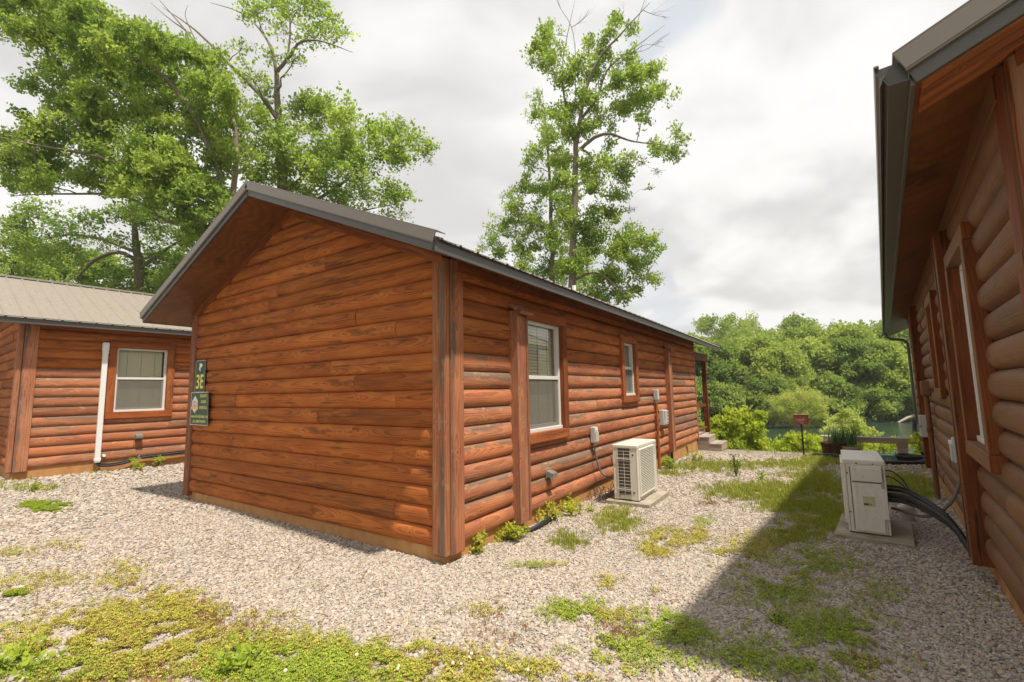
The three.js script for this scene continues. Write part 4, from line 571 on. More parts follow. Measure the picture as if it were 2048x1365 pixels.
// trunk, limbs: arrays of [points, radii]; clumps: [Vector3, radius, leaf count]
function growTree(name, label, category, group, base, stems, clumps, o) {
  const t = thing(name, label, category, base.toArray(), 0, group), r = rng(o.seed), nodes = [], wood = [], fine = [], inv = base.clone().negate();
  stems.forEach(([pts, rad], si) => {
    const c = new THREE.CatmullRomCurve3(pts), N = Math.max(8, pts.length * 4), P = c.getPoints(N), R = P.map((_, i) => { const f = i / N * (rad.length - 1), k = Math.min(Math.floor(f), rad.length - 2); return lerp(rad[k], rad[k + 1], f - k); });
    P.forEach((p, i) => { if (i && i < N) p.add(V((r() - .5), (r() - .5) * .4, (r() - .5)).multiplyScalar(R[i] * 0.5)); nodes.push([p, R[i]]); });
    (si ? fine : wood).push(limb(P, R, si ? 6 : 10));
    if (si && rad[0] < 0.025 && rad[0] > 0.012 && pts.length <= 4 && o.dead) for (let k = 0; k < 9; k++) { const f = 0.25 + 0.7 * r(), p = P[Math.floor(f * N)], d = P[N].clone().sub(P[0]).normalize().add(V(r() - .5, r() * 0.6 - 0.1, r() - .5).multiplyScalar(1.3)).normalize(), l = 0.3 + r() * 0.7; fine.push(limb([p.clone(), p.clone().addScaledVector(d, l * 0.5).add(V(0, 0.05 * r(), 0)), p.clone().addScaledVector(d, l)], [0.006, 0.004, 0.002], 4)); }
  });
  const leaves = [], rest = clumps.map(c => c); const [c0, c1, c2] = o.colors;
  rest.sort((a, b) => Math.min(...nodes.map(n => n[0].distanceTo(a[0]))) - Math.min(...nodes.map(n => n[0].distanceTo(b[0]))));
  for (const [c, R, n] of rest) {
    let best = null, bd = 1e9; for (const nd of nodes) { const d = nd[0].distanceTo(c) + Math.max(0, nd[0].y - c.y + 0.2) * 1.2; if (d < bd) { bd = d; best = nd; } }
    const a = best[0], d = a.distanceTo(c), r0 = Math.min(best[1] * 0.75, 0.012 + d * 0.016), P = [a.clone()], steps = 5;
    for (let k = 1; k <= steps; k++) { const f = k / steps, p = a.clone().lerp(c, f); p.y += Math.sin(f * Math.PI) * d * 0.06 * (r() - 0.2); p.add(V(r() - .5, r() - .5, r() - .5).multiplyScalar(d * 0.09 * Math.sin(f * Math.PI))); P.push(p); }
    const Rr = P.map((_, k) => lerp(r0, Math.max(0.006, r0 * 0.35), k / steps)); fine.push(limb(P, Rr, 5)); P.forEach((p, k) => { if (k) nodes.push([p, Rr[k]]); });
    const K = o.twigs || 10, tint = r(), put = (p, ty) => { const mix = clamp(tint * 0.45 + ty * 0.35 + r() * 0.35, 0, 1), q = 0.8 + r() * 0.4, ca = mix < 0.5 ? c0 : c1, cb = mix < 0.5 ? c1 : c2, ff = (mix % 0.5) * 2; leaves.push([p.add(inv), (o.scale || 1) * (0.6 + r() * 0.75), r() * 6.283, (r() - .5) * 1.5, (r() - .5) * 1.5, lerp(ca[0], cb[0], ff) * q, lerp(ca[1], cb[1], ff) * q, lerp(ca[2], cb[2], ff) * q]); };
    for (let i = 0; i < n * 0.12; i++) { const f = 0.35 + 0.65 * r(), k = f * steps, k0 = Math.min(Math.floor(k), steps - 1); put(P[k0].clone().lerp(P[k0 + 1], k - k0).add(V(r() - .5, (r() - .5) * 0.8, r() - .5).multiplyScalar(R * 0.9)), r()); }
    const out = c.clone().sub(a); out.y *= 0.4; out.normalize(); const off = o.off || 0.14, hub = P[steps - 1];
    const spray = (p0, p1, m, ty) => { const sag = p0.distanceTo(p1) * 0.08; for (let i = 0; i < m; i++) { const f = 0.15 + 0.9 * Math.pow(r(), 0.8), p = p0.clone().lerp(p1, f); p.y -= sag * f * f; put(p.add(V(r() + r() - 1, (r() + r() - 1) * 0.8, r() + r() - 1).multiplyScalar(off)), ty); } };
    for (let k = 0; k < K; k++) {
      const dir = V(r() - .5, (r() - .40) * 0.8, r() - .5).normalize().addScaledVector(out, 0.45).normalize(), s0 = hub.clone().lerp(c, r()), e = s0.clone().addScaledVector(dir, R * (0.5 + 1.05 * r() * r() + 0.3 * r())), m = s0.clone().lerp(e, 0.5).add(V(0, R * 0.1 * (r() - .2), 0)), tr = Math.max(0.005, r0 * 0.3) * (o.twigR || 1);
      fine.push(limb([s0, m, e], [tr, tr * 0.7, 0.003 * (o.twigR || 1)], 4));
      const ty = r(), nk = n / K * (0.35 + 1.3 * r()); spray(m, e, Math.round(nk * 0.4), ty); spray(s0, m, Math.round(nk * 0.12), ty);
      for (let q = 0; q < 3; q++) { const b = s0.clone().lerp(e, 0.3 + 0.65 * r()), d2 = dir.clone().addScaledVector(V(r() - .5, (r() - .5) * 0.7, r() - .5), 2.2).normalize(), e2 = b.clone().addScaledVector(d2, R * (0.2 + 0.4 * r())); if (!o.plain) fine.push(limb([b, e2], [0.004 * (o.twigR || 1), 0.002 * (o.twigR || 1)], 3)); spray(b, e2, Math.round(nk * 0.17), clamp(ty + (r() - .5) * 0.4, 0, 1)); }
    }
  }
  if (wood.length) mesh('trunk', join(wood).translate(inv.x, inv.y, inv.z), o.bark || BARK, t);
  if (fine.length) mesh('limbs', join(fine).translate(inv.x, inv.y, inv.z), o.bark || BARK, t);
  tag(scatter('crown', o.leaf || OAK, LEAF, leaves, t), null, null, null, 'stuff'); growTree.count = (growTree.count || 0) + leaves.length;
  return t;
}
const GREEN = [[0.17, 0.285, 0.04], [0.31, 0.44, 0.062], [0.45, 0.56, 0.09]], DEEP = [[0.13, 0.23, 0.035], [0.22, 0.34, 0.05], [0.34, 0.44, 0.07]];
// a tree read from the photograph: outlines in pixels, set at one distance, with depth of its own
function photoTree(name, label, depth, trunk, trunkR, limbs, clumps, o) {
  const r = rng(o.seed + 500), W = (px, py, dz = 0) => pixelAtDepth(px, py, depth + dz), low = W(trunk[0][0], trunk[0][1]), base = V(low.x, groundY(low.x, low.z) - 0.1, low.z);
  const stems = [[[base, ...trunk.map(p => W(p[0], p[1]))], [trunkR[0] * 1.25, ...trunkR]]];
  for (const l of limbs) { const dz = l.dz || 0, n = l.p.length; stems.push([l.p.map((p, i) => W(p[0], p[1], dz * i / (n - 1))), l.r]); }
  const list = [];
  for (const [px, py, rr, k = 1] of clumps) for (let q = 0; q < (o.layers || 2); q++) {
    const dz = (r() + r() - 1) * o.spread, R = rr * (depth + dz) / FOCAL * (0.85 + 0.3 * r()); list.push([W(px + (q ? (r() - .5) * rr * 0.5 : 0), py + (q ? (r() - .5) * rr * 0.5 : 0), dz), R, Math.round(1.45 * o.density * rr * rr * k / (o.layers || 2))]);
  }
  return growTree(name, label, 'tree', o.group, base, stems, list, o);
}
photoTree('broadleaf_tree', 'huge broadleaf tree with long limbs sweeping out above the tan metal roof', 21, [[475, 640], [472, 520], [465, 430], [452, 395]], [0.42, 0.38, 0.34, 0.28], [
  { p: [[465, 430], [400, 350], [300, 245], [200, 170], [70, 70]], r: [0.17, 0.12, 0.085, 0.055, 0.02], dz: 2 }, { p: [[460, 420], [420, 300], [335, 160], [235, 95], [190, 15]], r: [0.17, 0.11, 0.08, 0.05, 0.02], dz: -2 }, { p: [[460, 440], [330, 365], [200, 315], [70, 290], [0, 275]], r: [0.14, 0.10, 0.07, 0.04, 0.015], dz: -3 },
  { p: [[455, 460], [330, 440], [255, 395], [130, 388], [20, 392]], r: [0.12, 0.09, 0.07, 0.045, 0.015], dz: 3 }, { p: [[465, 410], [470, 260], [420, 130], [370, 60], [318, 0]], r: [0.14, 0.085, 0.06, 0.04, 0.012], dz: 1 }, { p: [[370, 60], [335, 35], [300, 5]], r: [0.04, 0.02, 0.008] }, { p: [[395, 90], [370, 30], [375, 10]], r: [0.03, 0.015, 0.006] }],
[[20, 20, 50], [80, 5, 55], [140, 15, 55], [185, 35, 45], [100, 75, 50], [45, 65, 40], [160, 90, 58], [230, 85, 48], [290, 80, 42], [350, 98, 45], [125, 140, 42], [60, 170, 26, .7], [200, 150, 58], [270, 150, 58], [340, 160, 58], [405, 125, 40], [400, 190, 52], [125, 205, 45], [180, 220, 58], [260, 230, 58], [330, 240, 58], [400, 260, 58], [450, 180, 36], [460, 240, 42], [62, 268, 42], [20, 282, 38], [120, 275, 50], [190, 300, 55], [260, 310, 58], [330, 320, 58], [400, 340, 58], [455, 320, 48], [25, 330, 36], [95, 340, 42], [170, 352, 38], [240, 365, 42], [300, 385, 48], [360, 400, 52], [420, 400, 48], [20, 362, 28], [70, 368, 28], [450, 440, 40], [395, 455, 45]],
{ seed: 1, spread: 3.2, density: 0.074, colors: GREEN, leaf: OAK, group: 'trees behind the cabins' });
photoTree('broadleaf_tree', 'dark leafy tree with a straight trunk rising between the two cabin roofs', 27, [[278, 640], [276, 560], [273, 490], [268, 430]], [0.26, 0.24, 0.19, 0.1], [
  { p: [[275, 520], [235, 505], [190, 520], [150, 560]], r: [0.13, 0.12, 0.10, 0.05], dz: -1 }, { p: [[272, 505], [200, 478], [130, 470], [50, 490]], r: [0.12, 0.09, 0.06, 0.02], dz: 1 }, { p: [[276, 540], [330, 500], [380, 470]], r: [0.12, 0.08, 0.03], dz: -1 }],
[[245, 425, 32], [300, 440, 46], [350, 465, 48], [240, 480, 22], [305, 505, 45], [262, 545, 36], [355, 530, 48], [395, 480, 42], [225, 565, 36], [325, 570, 42], [290, 590, 40], [420, 440, 36], [30, 452, 32, .8], [80, 432, 36, .8], [130, 462, 36, .8], [178, 450, 30, .8], [40, 500, 42, .8], [100, 500, 40, .8], [200, 490, 26, .6], [160, 510, 30, .7]],
{ seed: 2, spread: 2.4, density: 0.055, colors: DEEP, leaf: OAK2, group: 'trees behind the cabins' });
photoTree('broadleaf_tree', 'tall tree with a forked open top rising behind the gable ridge', 24, [[575, 640], [568, 420], [563, 330], [556, 230], [553, 150]], [0.30, 0.27, 0.23, 0.17, 0.12], [
  { p: [[553, 150], [545, 105], [520, 60], [480, 25], [420, 5]], r: [0.10, 0.07, 0.05, 0.03, 0.01], dz: 1 }, { p: [[553, 145], [580, 110], [600, 85], [640, 82], [705, 105]], r: [0.11, 0.09, 0.06, 0.04, 0.01], dz: -1 }, { p: [[575, 115], [580, 60], [575, 0]], r: [0.06, 0.04, 0.015] }, { p: [[556, 240], [520, 190], [470, 140], [390, 60], [325, 15]], r: [0.13, 0.11, 0.08, 0.05, 0.01], dz: -1.5 }, { p: [[565, 390], [630, 330], [665, 290], [740, 255]], r: [0.13, 0.10, 0.07, 0.02], dz: 1 }, { p: [[568, 430], [650, 390], [720, 340], [790, 295], [850, 290]], r: [0.12, 0.09, 0.06, 0.04, 0.01], dz: -1 }, { p: [[568, 440], [680, 430], [780, 410]], r: [0.1, 0.06, 0.02], dz: -1 }],
[[520, 22, 32, .7], [560, 2, 36, .8], [610, 12, 36, .8], [650, 38, 34, .8], [682, 72, 24, .8], [632, 76, 32, .7], [572, 66, 30, .6], [540, 112, 24, .6], [592, 122, 24, .6], [480, 95, 26, .5], [500, 150, 30, .6], [535, 190, 30, .6], [530, 235, 40, .8], [560, 285, 48], [505, 290, 42], [600, 218, 38], [640, 228, 44], [690, 240, 40], [650, 295, 50], [705, 290, 46], [745, 262, 30], [785, 268, 32], [822, 275, 30], [850, 300, 22], [860, 322, 12], [765, 320, 40, .8], [700, 350, 46], [625, 355, 48], [560, 350, 46], [795, 305, 28], [522, 345, 38], [665, 400, 42], [735, 395, 36, .7], [785, 392, 30], [805, 430, 18], [770, 430, 22, .7], [595, 395, 38], [540, 400, 38], [700, 430, 30, .7]],
{ seed: 3, spread: 2.6, density: 0.05, colors: GREEN, leaf: OAK2, group: 'trees behind the cabins' });
photoTree('broadleaf_tree', 'lone tall tree with a bare pale trunk and dead twigs at its top', 22, [[1143, 640], [1145, 560], [1147, 450], [1150, 350], [1152, 285]], [0.19, 0.175, 0.16, 0.14, 0.12], [
  { p: [[1152, 290], [1158, 250], [1172, 180], [1200, 115], [1240, 70], [1300, 5]], r: [0.12, 0.11, 0.09, 0.06, 0.04, 0.01], dz: -1 }, { p: [[1151, 290], [1140, 250], [1128, 190], [1125, 130], [1135, 70], [1150, 0]], r: [0.09, 0.07, 0.05, 0.035, 0.02, 0.006], dz: 1 }, { p: [[1160, 300], [1190, 275], [1218, 268], [1262, 282], [1330, 290]], r: [0.09, 0.08, 0.065, 0.04, 0.015], dz: -1 }, { p: [[1165, 300], [1180, 310], [1196, 340], [1200, 365]], r: [0.06, 0.045, 0.03, 0.01], dz: -.5 }, { p: [[1165, 235], [1195, 195], [1215, 140], [1270, 95], [1330, 50]], r: [0.07, 0.055, 0.04, 0.02, 0.006], dz: 1 }, { p: [[1148, 560], [1190, 545], [1230, 570], [1260, 590]], r: [0.07, 0.06, 0.04, 0.02], dz: -1 },
  { p: [[1150, 270], [1145, 60], [1120, 15], [1112, -5]], r: [0.02, 0.015, 0.01, 0.004] }, { p: [[1143, 55], [1165, 40], [1178, 20]], r: [0.015, 0.01, 0.004] }, { p: [[1285, 20], [1310, 30], [1335, 35]], r: [0.014, 0.01, 0.004] }, { p: [[1240, 110], [1290, 100], [1340, 65]], r: [0.016, 0.01, 0.004] }, { p: [[1270, 60], [1290, 0], [1300, -15]], r: [0.015, 0.01, 0.004] }, { p: [[1235, 130], [1290, 90], [1330, 95]], r: [0.014, 0.009, 0.004] }],
[[1100, 66, 24], [1078, 98, 20], [1064, 124, 15], [1108, 112, 28], [1130, 160, 26], [1085, 130, 16], [1208, 108, 24], [1240, 42, 20], [1262, 62, 15], [1190, 148, 28], [1228, 168, 28], [1270, 150, 28], [1308, 142, 24], [1322, 188, 24], [1282, 200, 32], [1242, 218, 28], [1182, 208, 24], [1288, 238, 18], [1142, 218, 24], [1112, 228, 24], [1140, 268, 24], [1222, 258, 14], [1352, 262, 14], [1372, 280, 14], [1342, 306, 20], [1312, 300, 18], [1372, 308, 11], [1318, 345, 10], [1300, 375, 7], [1212, 328, 22], [1240, 348, 22], [1232, 388, 20], [1192, 378, 22], [1250, 396, 12], [1250, 468, 28], [1290, 488, 26], [1230, 508, 32], [1280, 536, 32], [1322, 500, 13], [1310, 556, 18], [1220, 556, 34], [1190, 480, 34], [1272, 582, 18], [1242, 590, 22], [1300, 520, 16], [1180, 430, 24, .6], [1200, 590, 30], [1172, 250, 22], [1200, 240, 22], [1165, 200, 20], [1150, 130, 20], [1178, 90, 18], [1215, 70, 18], [1255, 112, 20], [1172, 322, 22], [1182, 350, 24], [1130, 322, 24], [1120, 362, 26], [1135, 430, 28], [1166, 462, 28], [1212, 430, 22], [1262, 422, 12], [1216, 292, 15], [1262, 312, 14], [1286, 324, 12], [1160, 520, 26], [1128, 540, 24]],
{ seed: 4, spread: 1.3, density: 0.085, colors: GREEN, leaf: OAK, scale: 0.9, dead: true, group: 'trees behind the cabins' });
photoTree('broadleaf_tree', 'slender bushy tree standing behind the lone tall tree with the bare trunk', 27, [[1105, 640], [1104, 520], [1101, 400], [1096, 300], [1085, 190]], [0.16, 0.14, 0.10, 0.06, 0.01], [],
[[1075, 196, 18], [1084, 228, 24], [1098, 268, 28], [1080, 300, 26], [1108, 318, 30], [1062, 330, 20], [1050, 372, 26], [1090, 378, 34], [1122, 400, 34], [1010, 392, 17], [1040, 420, 34], [1080, 450, 40], [1122, 480, 40], [1010, 458, 30], [985, 482, 22], [1050, 500, 38], [1000, 505, 24], [962, 492, 12], [1150, 525, 38], [1100, 540, 40], [1172, 560, 36], [1050, 545, 34], [1130, 590, 40]],
{ seed: 5, spread: 1.8, density: 0.075, colors: GREEN, leaf: OAK, scale: 0.9, group: 'trees behind the cabins' });

// trees by the roundness of their crowns: base point, height, half width
function roundTree(name, label, group, base, h, hw, o) {
  const r = rng(o.seed), lean = V((r() - .5) * 0.25 * h, 0, (r() - .5) * 0.15 * h), top = base.clone().add(V(0, h * 0.9, 0)).add(lean), mid = base.clone().lerp(top, 0.45).add(V((r() - .5) * h * 0.08, 0, 0)), tr = (o.girth || 0.014) * h + 0.04;
  const stems = [[[base.clone().add(V(0, -0.3, 0)), base.clone().lerp(mid, 0.5), mid, top], [tr, tr * 0.85, tr * 0.65, tr * 0.12]]];
  for (let k = 0; k < (o.arms || 3); k++) { const a = r() * 6.283, q = base.clone().lerp(mid, 0.5 + r() * 0.45); stems.push([[q, q.clone().add(V(Math.cos(a) * hw * 0.35, h * 0.16, Math.sin(a) * hw * 0.35)), q.clone().add(V(Math.cos(a) * hw * 0.75, h * 0.36, Math.sin(a) * hw * 0.75))], [tr * 0.5, tr * 0.36, tr * 0.12]]); }
  const list = [], N = o.n || 26; for (let k = 0; k < N; k++) { const a = r() * 6.283, f = Math.pow(r(), 0.75), e = (o.low ?? 0.25) + (1 - (o.low ?? 0.25)) * f, rad = hw * Math.sqrt(Math.max(0.05, 1 - Math.pow((e - 0.55) / 0.52, 2))) * Math.sqrt(r()); const c = base.clone().lerp(top, e).add(V(Math.cos(a) * rad, 0, Math.sin(a) * rad)); c.y = base.y + h * e; const R = hw * (0.20 + 0.16 * r()); list.push([c, R, Math.round((o.per || 60) * (0.6 + 0.8 * r()))]); }
  return growTree(name, label, 'tree', group, base, stems, list, { leaf: FARLEAF, colors: GREEN, ...o });
}
const FAR1 = [[0.24, 0.34, 0.055], [0.38, 0.48, 0.08], [0.52, 0.58, 0.12]], FAR2 = [[0.16, 0.26, 0.045], [0.27, 0.38, 0.06], [0.39, 0.48, 0.085]];
{
  const words = ['arching', 'slender', 'spreading', 'dark rounded', 'open-topped', 'leaning', 'pale green', 'bushy', 'broad', 'twiggy'];
  // [px, top py, half width px, back from the shore in m, deep green?]
  const bank = [[1392, 645, 46, 4, 0], [1452, 662, 44, 3, 1], [1505, 655, 42, 5, 0], [1548, 650, 40, 2, 0], [1603, 622, 34, 12, 1], [1585, 668, 44, 3, 0], [1640, 648, 44, 5, 0], [1690, 628, 40, 8, 0], [1722, 650, 44, 3, 1], [1768, 664, 44, 3, 0], [1808, 690, 40, 4, 0], [1838, 704, 36, 5, 1]];
  const seen = {};
  bank.forEach(([px, py, w, back, deep], i) => {
    const d0 = pixelRay(px, 845); let k = 0.02; for (; k < 0.4; k += 0.0005) { const x = d0.x * k, z = d0.z * k; if (z < farShore(x) - back) break; } const p = V(d0.x * k, 0, d0.z * k); p.y = groundY(p.x, p.z);
    const depth = p.clone().sub(EYE).dot(camF), hy = (pixelAtDepth(px, py, depth).y - p.y) * 0.80, hw = w * depth / FOCAL;
    roundTree('bank_tree', `${words[i % 10]} ${deep ? 'deep green' : 'fresh green'} tree on the far river bank${i > 9 ? ' beside the brown cabin\'s chase' : ''}`, 'trees on the far river bank', p, hy, hw, { seed: 60 + i, colors: deep ? FAR2 : FAR1, n: 42, per: 46, girth: 0.021, arms: 7, off: 0.5, plain: true, low: 0.18, bark: i % 3 ? BARKDARK : BARK, twigR: 3 });
  });
  // second row and the slope behind
  for (let i = 0; i < 11; i++) { const px = 1370 + i * 48, d0 = pixelRay(px, 800), x0 = d0.x / -d0.z * 92, z0 = -92 - (i % 3) * 9, p = V(x0, groundY(x0, z0), z0); roundTree('bank_tree', `tree of the hillside wood rising behind the far river bank`, 'trees of the hillside wood', p, 7.5 + (i * 7 % 4), 5.5, { seed: 90 + i, colors: i % 2 ? FAR2 : FAR1, n: 24, per: 40, arms: 2, off: 0.6, plain: true, low: 0.12, scale: 1.25, twigR: 3, bark: BARKDARK }); }
  // undergrowth below them
  const r = rng(44), un = []; for (let k = 0; k < 5200; k++) { const px = 1340 + r() * 540, d = pixelRay(px, 840), s = 55 + r() * 45, x = d.x / -d.z * s, z = -s; if (z > farShore(x) + 0.5) continue; const q = 0.7 + r() * 0.6, y = groundY(x, z) + r() * r() * 2.6; un.push([V(x, y, z), 0.9 + r() * 0.9, r() * 6.28, (r() - .5) * 1.2, (r() - .5) * 1.2, 0.14 * q, 0.22 * q, 0.03 * q]); }
  const u = scatter('undergrowth', FARLEAF, LEAF, un, scene); tag(u, null, null, null, 'stuff');
  // shrubs leaning over the far waterline
  for (let i = 0; i < 13; i++) { const px = 1360 + i * 41 + (i * 17 % 13), d0 = pixelRay(px, 845); let k = 0.02; for (; k < 0.4; k += 0.0005) if (d0.z * k < farShore(d0.x * k) - 0.6) break; const p = V(d0.x * k, 0, d0.z * k); p.y = groundY(p.x, p.z); roundTree('bank_shrub', 'low leafy shrub overhanging the waterline of the far bank', 'shrubs along the far waterline', p, 2.6 + (i * 5 % 3) * 0.8, 2.4, { seed: 130 + i, colors: i % 3 ? FAR2 : FAR1, n: 16, per: 40, arms: 3, off: 0.4, plain: true, low: 0.08, scale: 0.9, twigR: 2, bark: BARKDARK }).userData.category = 'shrub'; }
  // willow bush standing in the water
  { const p = pixelOnLevel(1592, 856, WATER), base = V(p.x, WATER - 0.1, p.z), list = [], q = rng(17); const depth = p.clone().sub(EYE).dot(camF); for (const [px, py, rr] of [[1572, 800, 18], [1600, 792, 20], [1625, 800, 20], [1556, 815, 18], [1585, 818, 22], [1615, 820, 22], [1638, 822, 14], [1548, 835, 14], [1570, 838, 16], [1600, 842, 16], [1630, 840, 14], [1645, 838, 10]]) for (let k = 0; k < 2; k++) { const dz = (q() - .5) * 3; list.push([pixelAtDepth(px, py, depth + dz), rr * depth / FOCAL, 44]); }
    growTree('willow_bush', 'rounded yellow green willow bush standing in the river', 'bush', null, base, [[[base, base.clone().add(V(0.2, 1, 0)), base.clone().add(V(0.2, 2.4, 0))], [0.14, 0.1, 0.05]], [[base, base.clone().add(V(-0.8, 0.8, 0)), base.clone().add(V(-1.6, 1.8, 0.3))], [0.1, 0.08, 0.03]], [[base, base.clone().add(V(0.9, 0.7, 0)), base.clone().add(V(1.8, 1.5, -0.3))], [0.1, 0.08, 0.03]]], list, { seed: 18, colors: [[0.36, 0.43, 0.06], [0.48, 0.54, 0.09], [0.60, 0.63, 0.14]], leaf: WILLOW, scale: 0.75, twigR: 1.5, off: 0.3, plain: true }); }
  // trees far behind the cabin with the tan roof
  [[-20, 470, 70], [60, 500, 60], [130, 505, 55], [205, 520, 50], [-60, 420, 70], [330, 520, 60], [430, 500, 60]].forEach(([px, py, w], i) => { const depth = 38 + (i % 3) * 5, b = pixelAtDepth(px, 640, depth), p = V(b.x, groundY(b.x, b.z), b.z), hy = pixelAtDepth(px, py, depth).y - p.y; roundTree('background_tree', 'light green tree in the row far behind the tan metal roof', 'trees far behind the cabins', p, hy, w * depth / FOCAL, { seed: 160 + i, colors: GREEN, n: 30, per: 60, arms: 3, off: 0.4, plain: true, low: 0.2, scale: 0.75, twigR: 2 }); });
}

// ------------------------------------------------------------------ shrubs and plants near the bank
function shrub(name, label, category, base, blobs, o) { const list = blobs.map(([x, y, z, R, n]) => [base.clone().add(V(x, y, z)), R, n]); const stems = []; const r = rng(o.seed); for (let k = 0; k < 5; k++) { const b = blobs[Math.floor(r() * blobs.length)]; stems.push([[base.clone().add(V(0, -0.1, 0)), base.clone().add(V(b[0] * 0.4, b[1] * 0.5, b[2] * 0.4)), base.clone().add(V(b[0], b[1], b[2]))], [0.018, 0.013, 0.006]]); } return growTree(name, label, category, null, base, stems, list, { leaf: BUSHLEAF, colors: [[0.32, 0.42, 0.03], [0.46, 0.55, 0.04], [0.60, 0.66, 0.06]], twigs: 6, bark: STEM, twigR: 0.6, off: 0.09, ...o }); }
const onGround = (px, py, l) => { let p = pixelOnLevel(px, py, l); for (let k = 0; k < 4; k++) p = pixelOnLevel(px, py, groundY(p.x, p.z)); return p; };
{
  const dep = (px, py, d) => { const p = pixelAtDepth(px, py, d); return p; };
  const pxShrub = (name, label, d, list, basePx, o) => { const b = dep(basePx[0], basePx[1], d), base = V(b.x, groundY(b.x, b.z), b.z), r = rng(o.seed); const blobs = list.flatMap(([px, py, rr]) => [0, 1].map(() => { const q = dep(px + (r() - .5) * rr * .5, py, d + (r() - .5) * (o.dz || 0.9)).sub(base); return [q.x, q.y, q.z, rr * d / FOCAL, Math.round(rr * rr * (o.k || 0.15))]; })); return shrub(name, label, 'shrub', base, blobs, o); };
  pxShrub('leafy_shrub', 'bright yellow green shrub growing past the porch steps at the bank', 16.2, [[1440, 845, 16], [1465, 835, 16], [1490, 840, 18], [1487, 818, 8], [1525, 832, 9], [1430, 870, 18], [1455, 865, 20], [1485, 868, 22], [1512, 860, 16], [1440, 895, 18], [1470, 895, 20], [1500, 893, 20], [1522, 885, 14], [1420, 855, 10], [1530, 900, 10]], [1475, 905], { seed: 201 });
  pxShrub('leafy_shrub', 'low yellow green shrub around the foot of the sign post', 16.6, [[1565, 895, 14], [1590, 885, 18], [1615, 885, 18], [1635, 893, 16], [1580, 905, 16], [1610, 905, 18], [1582, 868, 6], [1640, 878, 8], [1550, 905, 8]], [1600, 915], { seed: 202 });
  pxShrub('leafy_shrub', 'pale leafed shrub standing behind the barrel planter', 17.6, [[1690, 830, 12], [1675, 845, 14], [1700, 850, 16], [1715, 845, 12], [1665, 860, 12], [1690, 865, 16], [1720, 865, 12], [1740, 868, 9], [1755, 870, 7], [1700, 825, 8]], [1695, 900], { seed: 203, k: 0.16, colors: [[0.32, 0.42, 0.06], [0.48, 0.56, 0.12], [0.62, 0.66, 0.22]] });
  pxShrub('leafy_shrub', 'bright ground shrubs showing under the plank bench', 17.4, [[1740, 892, 10], [1765, 895, 12], [1790, 892, 12], [1835, 890, 14], [1845, 875, 12], [1720, 895, 10], [1838, 905, 10]], [1790, 905], { seed: 204 });
  for (let k = 0; k < 9; k++) { const x = -7 + k * 1.35, z = nearShore(x) - 3.4 - (k % 3) * 0.7, base = V(x, groundY(x, z), z); shrub('bank_shrub', 'low shrub on the slope below the near bank', 'shrub', base, [[0, 0.5, 0, 0.5, 70], [0.4, 0.4, 0.1, 0.4, 60], [-0.4, 0.35, 0.2, 0.4, 60], [0.1, 0.8, -0.2, 0.35, 50]], { seed: 220 + k }).userData.group = 'shrubs below the near bank'; }
  // iris blades in the barrel
  const blade = (h, w, bend, n = 5) => { const pos = [], idx = []; for (let k = 0; k <= n; k++) { const f = k / n, ww = w * (1 - Math.pow(f, 2.2)) * 0.5, z = bend * f * f * h, y = h * f * (1 - 0.25 * bend * f); pos.push(-ww, y, z, ww, y, z + ww * 0.4); } for (let k = 0; k < n; k++) { const q = k * 2; idx.push(q, q + 1, q + 3, q, q + 3, q + 2); } const g = new THREE.BufferGeometry(); g.setAttribute('position', new THREE.Float32BufferAttribute(pos, 3)); g.setIndex(idx); g.computeVertexNormals(); g.setAttribute('uv', new THREE.Float32BufferAttribute(new Float32Array(pos.length / 3 * 2), 2)); return g; };
  const ir = thing('iris_clump', 'clump of upright green sword leaves in the barrel planter', 'plant', [0.42, 0.0, -15.3]), q = rng(31), bl = []; for (let k = 0; k < 110; k++) bl.push(blade(0.34 + q() * 0.3, 0.026, 0.15 + q() * 0.5).rotateY(q() * 6.28).translate((q() - .5) * 0.62, 0.0, (q() - .5) * 0.3)); mesh('blades', mergeGeometries(bl), new THREE.MeshPhysicalMaterial({ color: lin(0.075, 0.17, 0.045), roughness: 0.6, transmission: 0.3, thickness: 0, side: THREE.DoubleSide }), ir);
  shrub('pot_plant', 'leafy plant growing in the small dark pot by the bench', 'plant', V(2.12, -0.1, -15.3), [[0, 0.2, 0, 0.2, 30], [0.1, 0.35, 0, 0.18, 26], [-0.1, 0.32, 0, 0.15, 20]], { seed: 240 });

  // ---------------------------------------------------------------- weeds that can be told apart
  const WEEDLEAF = cluster(8, 0.034, 0.024, 0.075, 31), weedGroup = 'weeds in the gravel';
  const weed = (label, px, py, h, w, n, colors, o = {}) => { const p = onGround(px, py, -0.05), base = V(p.x, groundY(p.x, p.z), p.z), r = rng(Math.round(px * 7 + py)), list = []; for (let k = 0; k < (o.blobs || 7); k++) list.push([base.clone().add(V((r() - .5) * w, h * (0.25 + 0.75 * r()), (r() - .5) * w)), 0.06 + 0.06 * r(), Math.round(n / (o.blobs || 7))]); const stems = list.slice(0, 5).map(l => [[base.clone().add(V((r() - .5) * w * 0.5, -0.02, (r() - .5) * w * 0.5)), base.clone().lerp(l[0], 0.6), l[0]], [0.004, 0.003, 0.002]]); growTree('weed', label, 'weed', weedGroup, base, stems, list, { seed: Math.round(px + py * 3), leaf: o.leaf || WEEDLEAF, colors, twigs: 3, bark: STEM, twigR: 0.35, off: 0.035, plain: true, scale: o.scale || 1 }); };
  const FRESH = [[0.28, 0.40, 0.03], [0.40, 0.52, 0.045], [0.52, 0.62, 0.07]], YEL = [[0.38, 0.43, 0.035], [0.50, 0.54, 0.045], [0.62, 0.63, 0.07]];
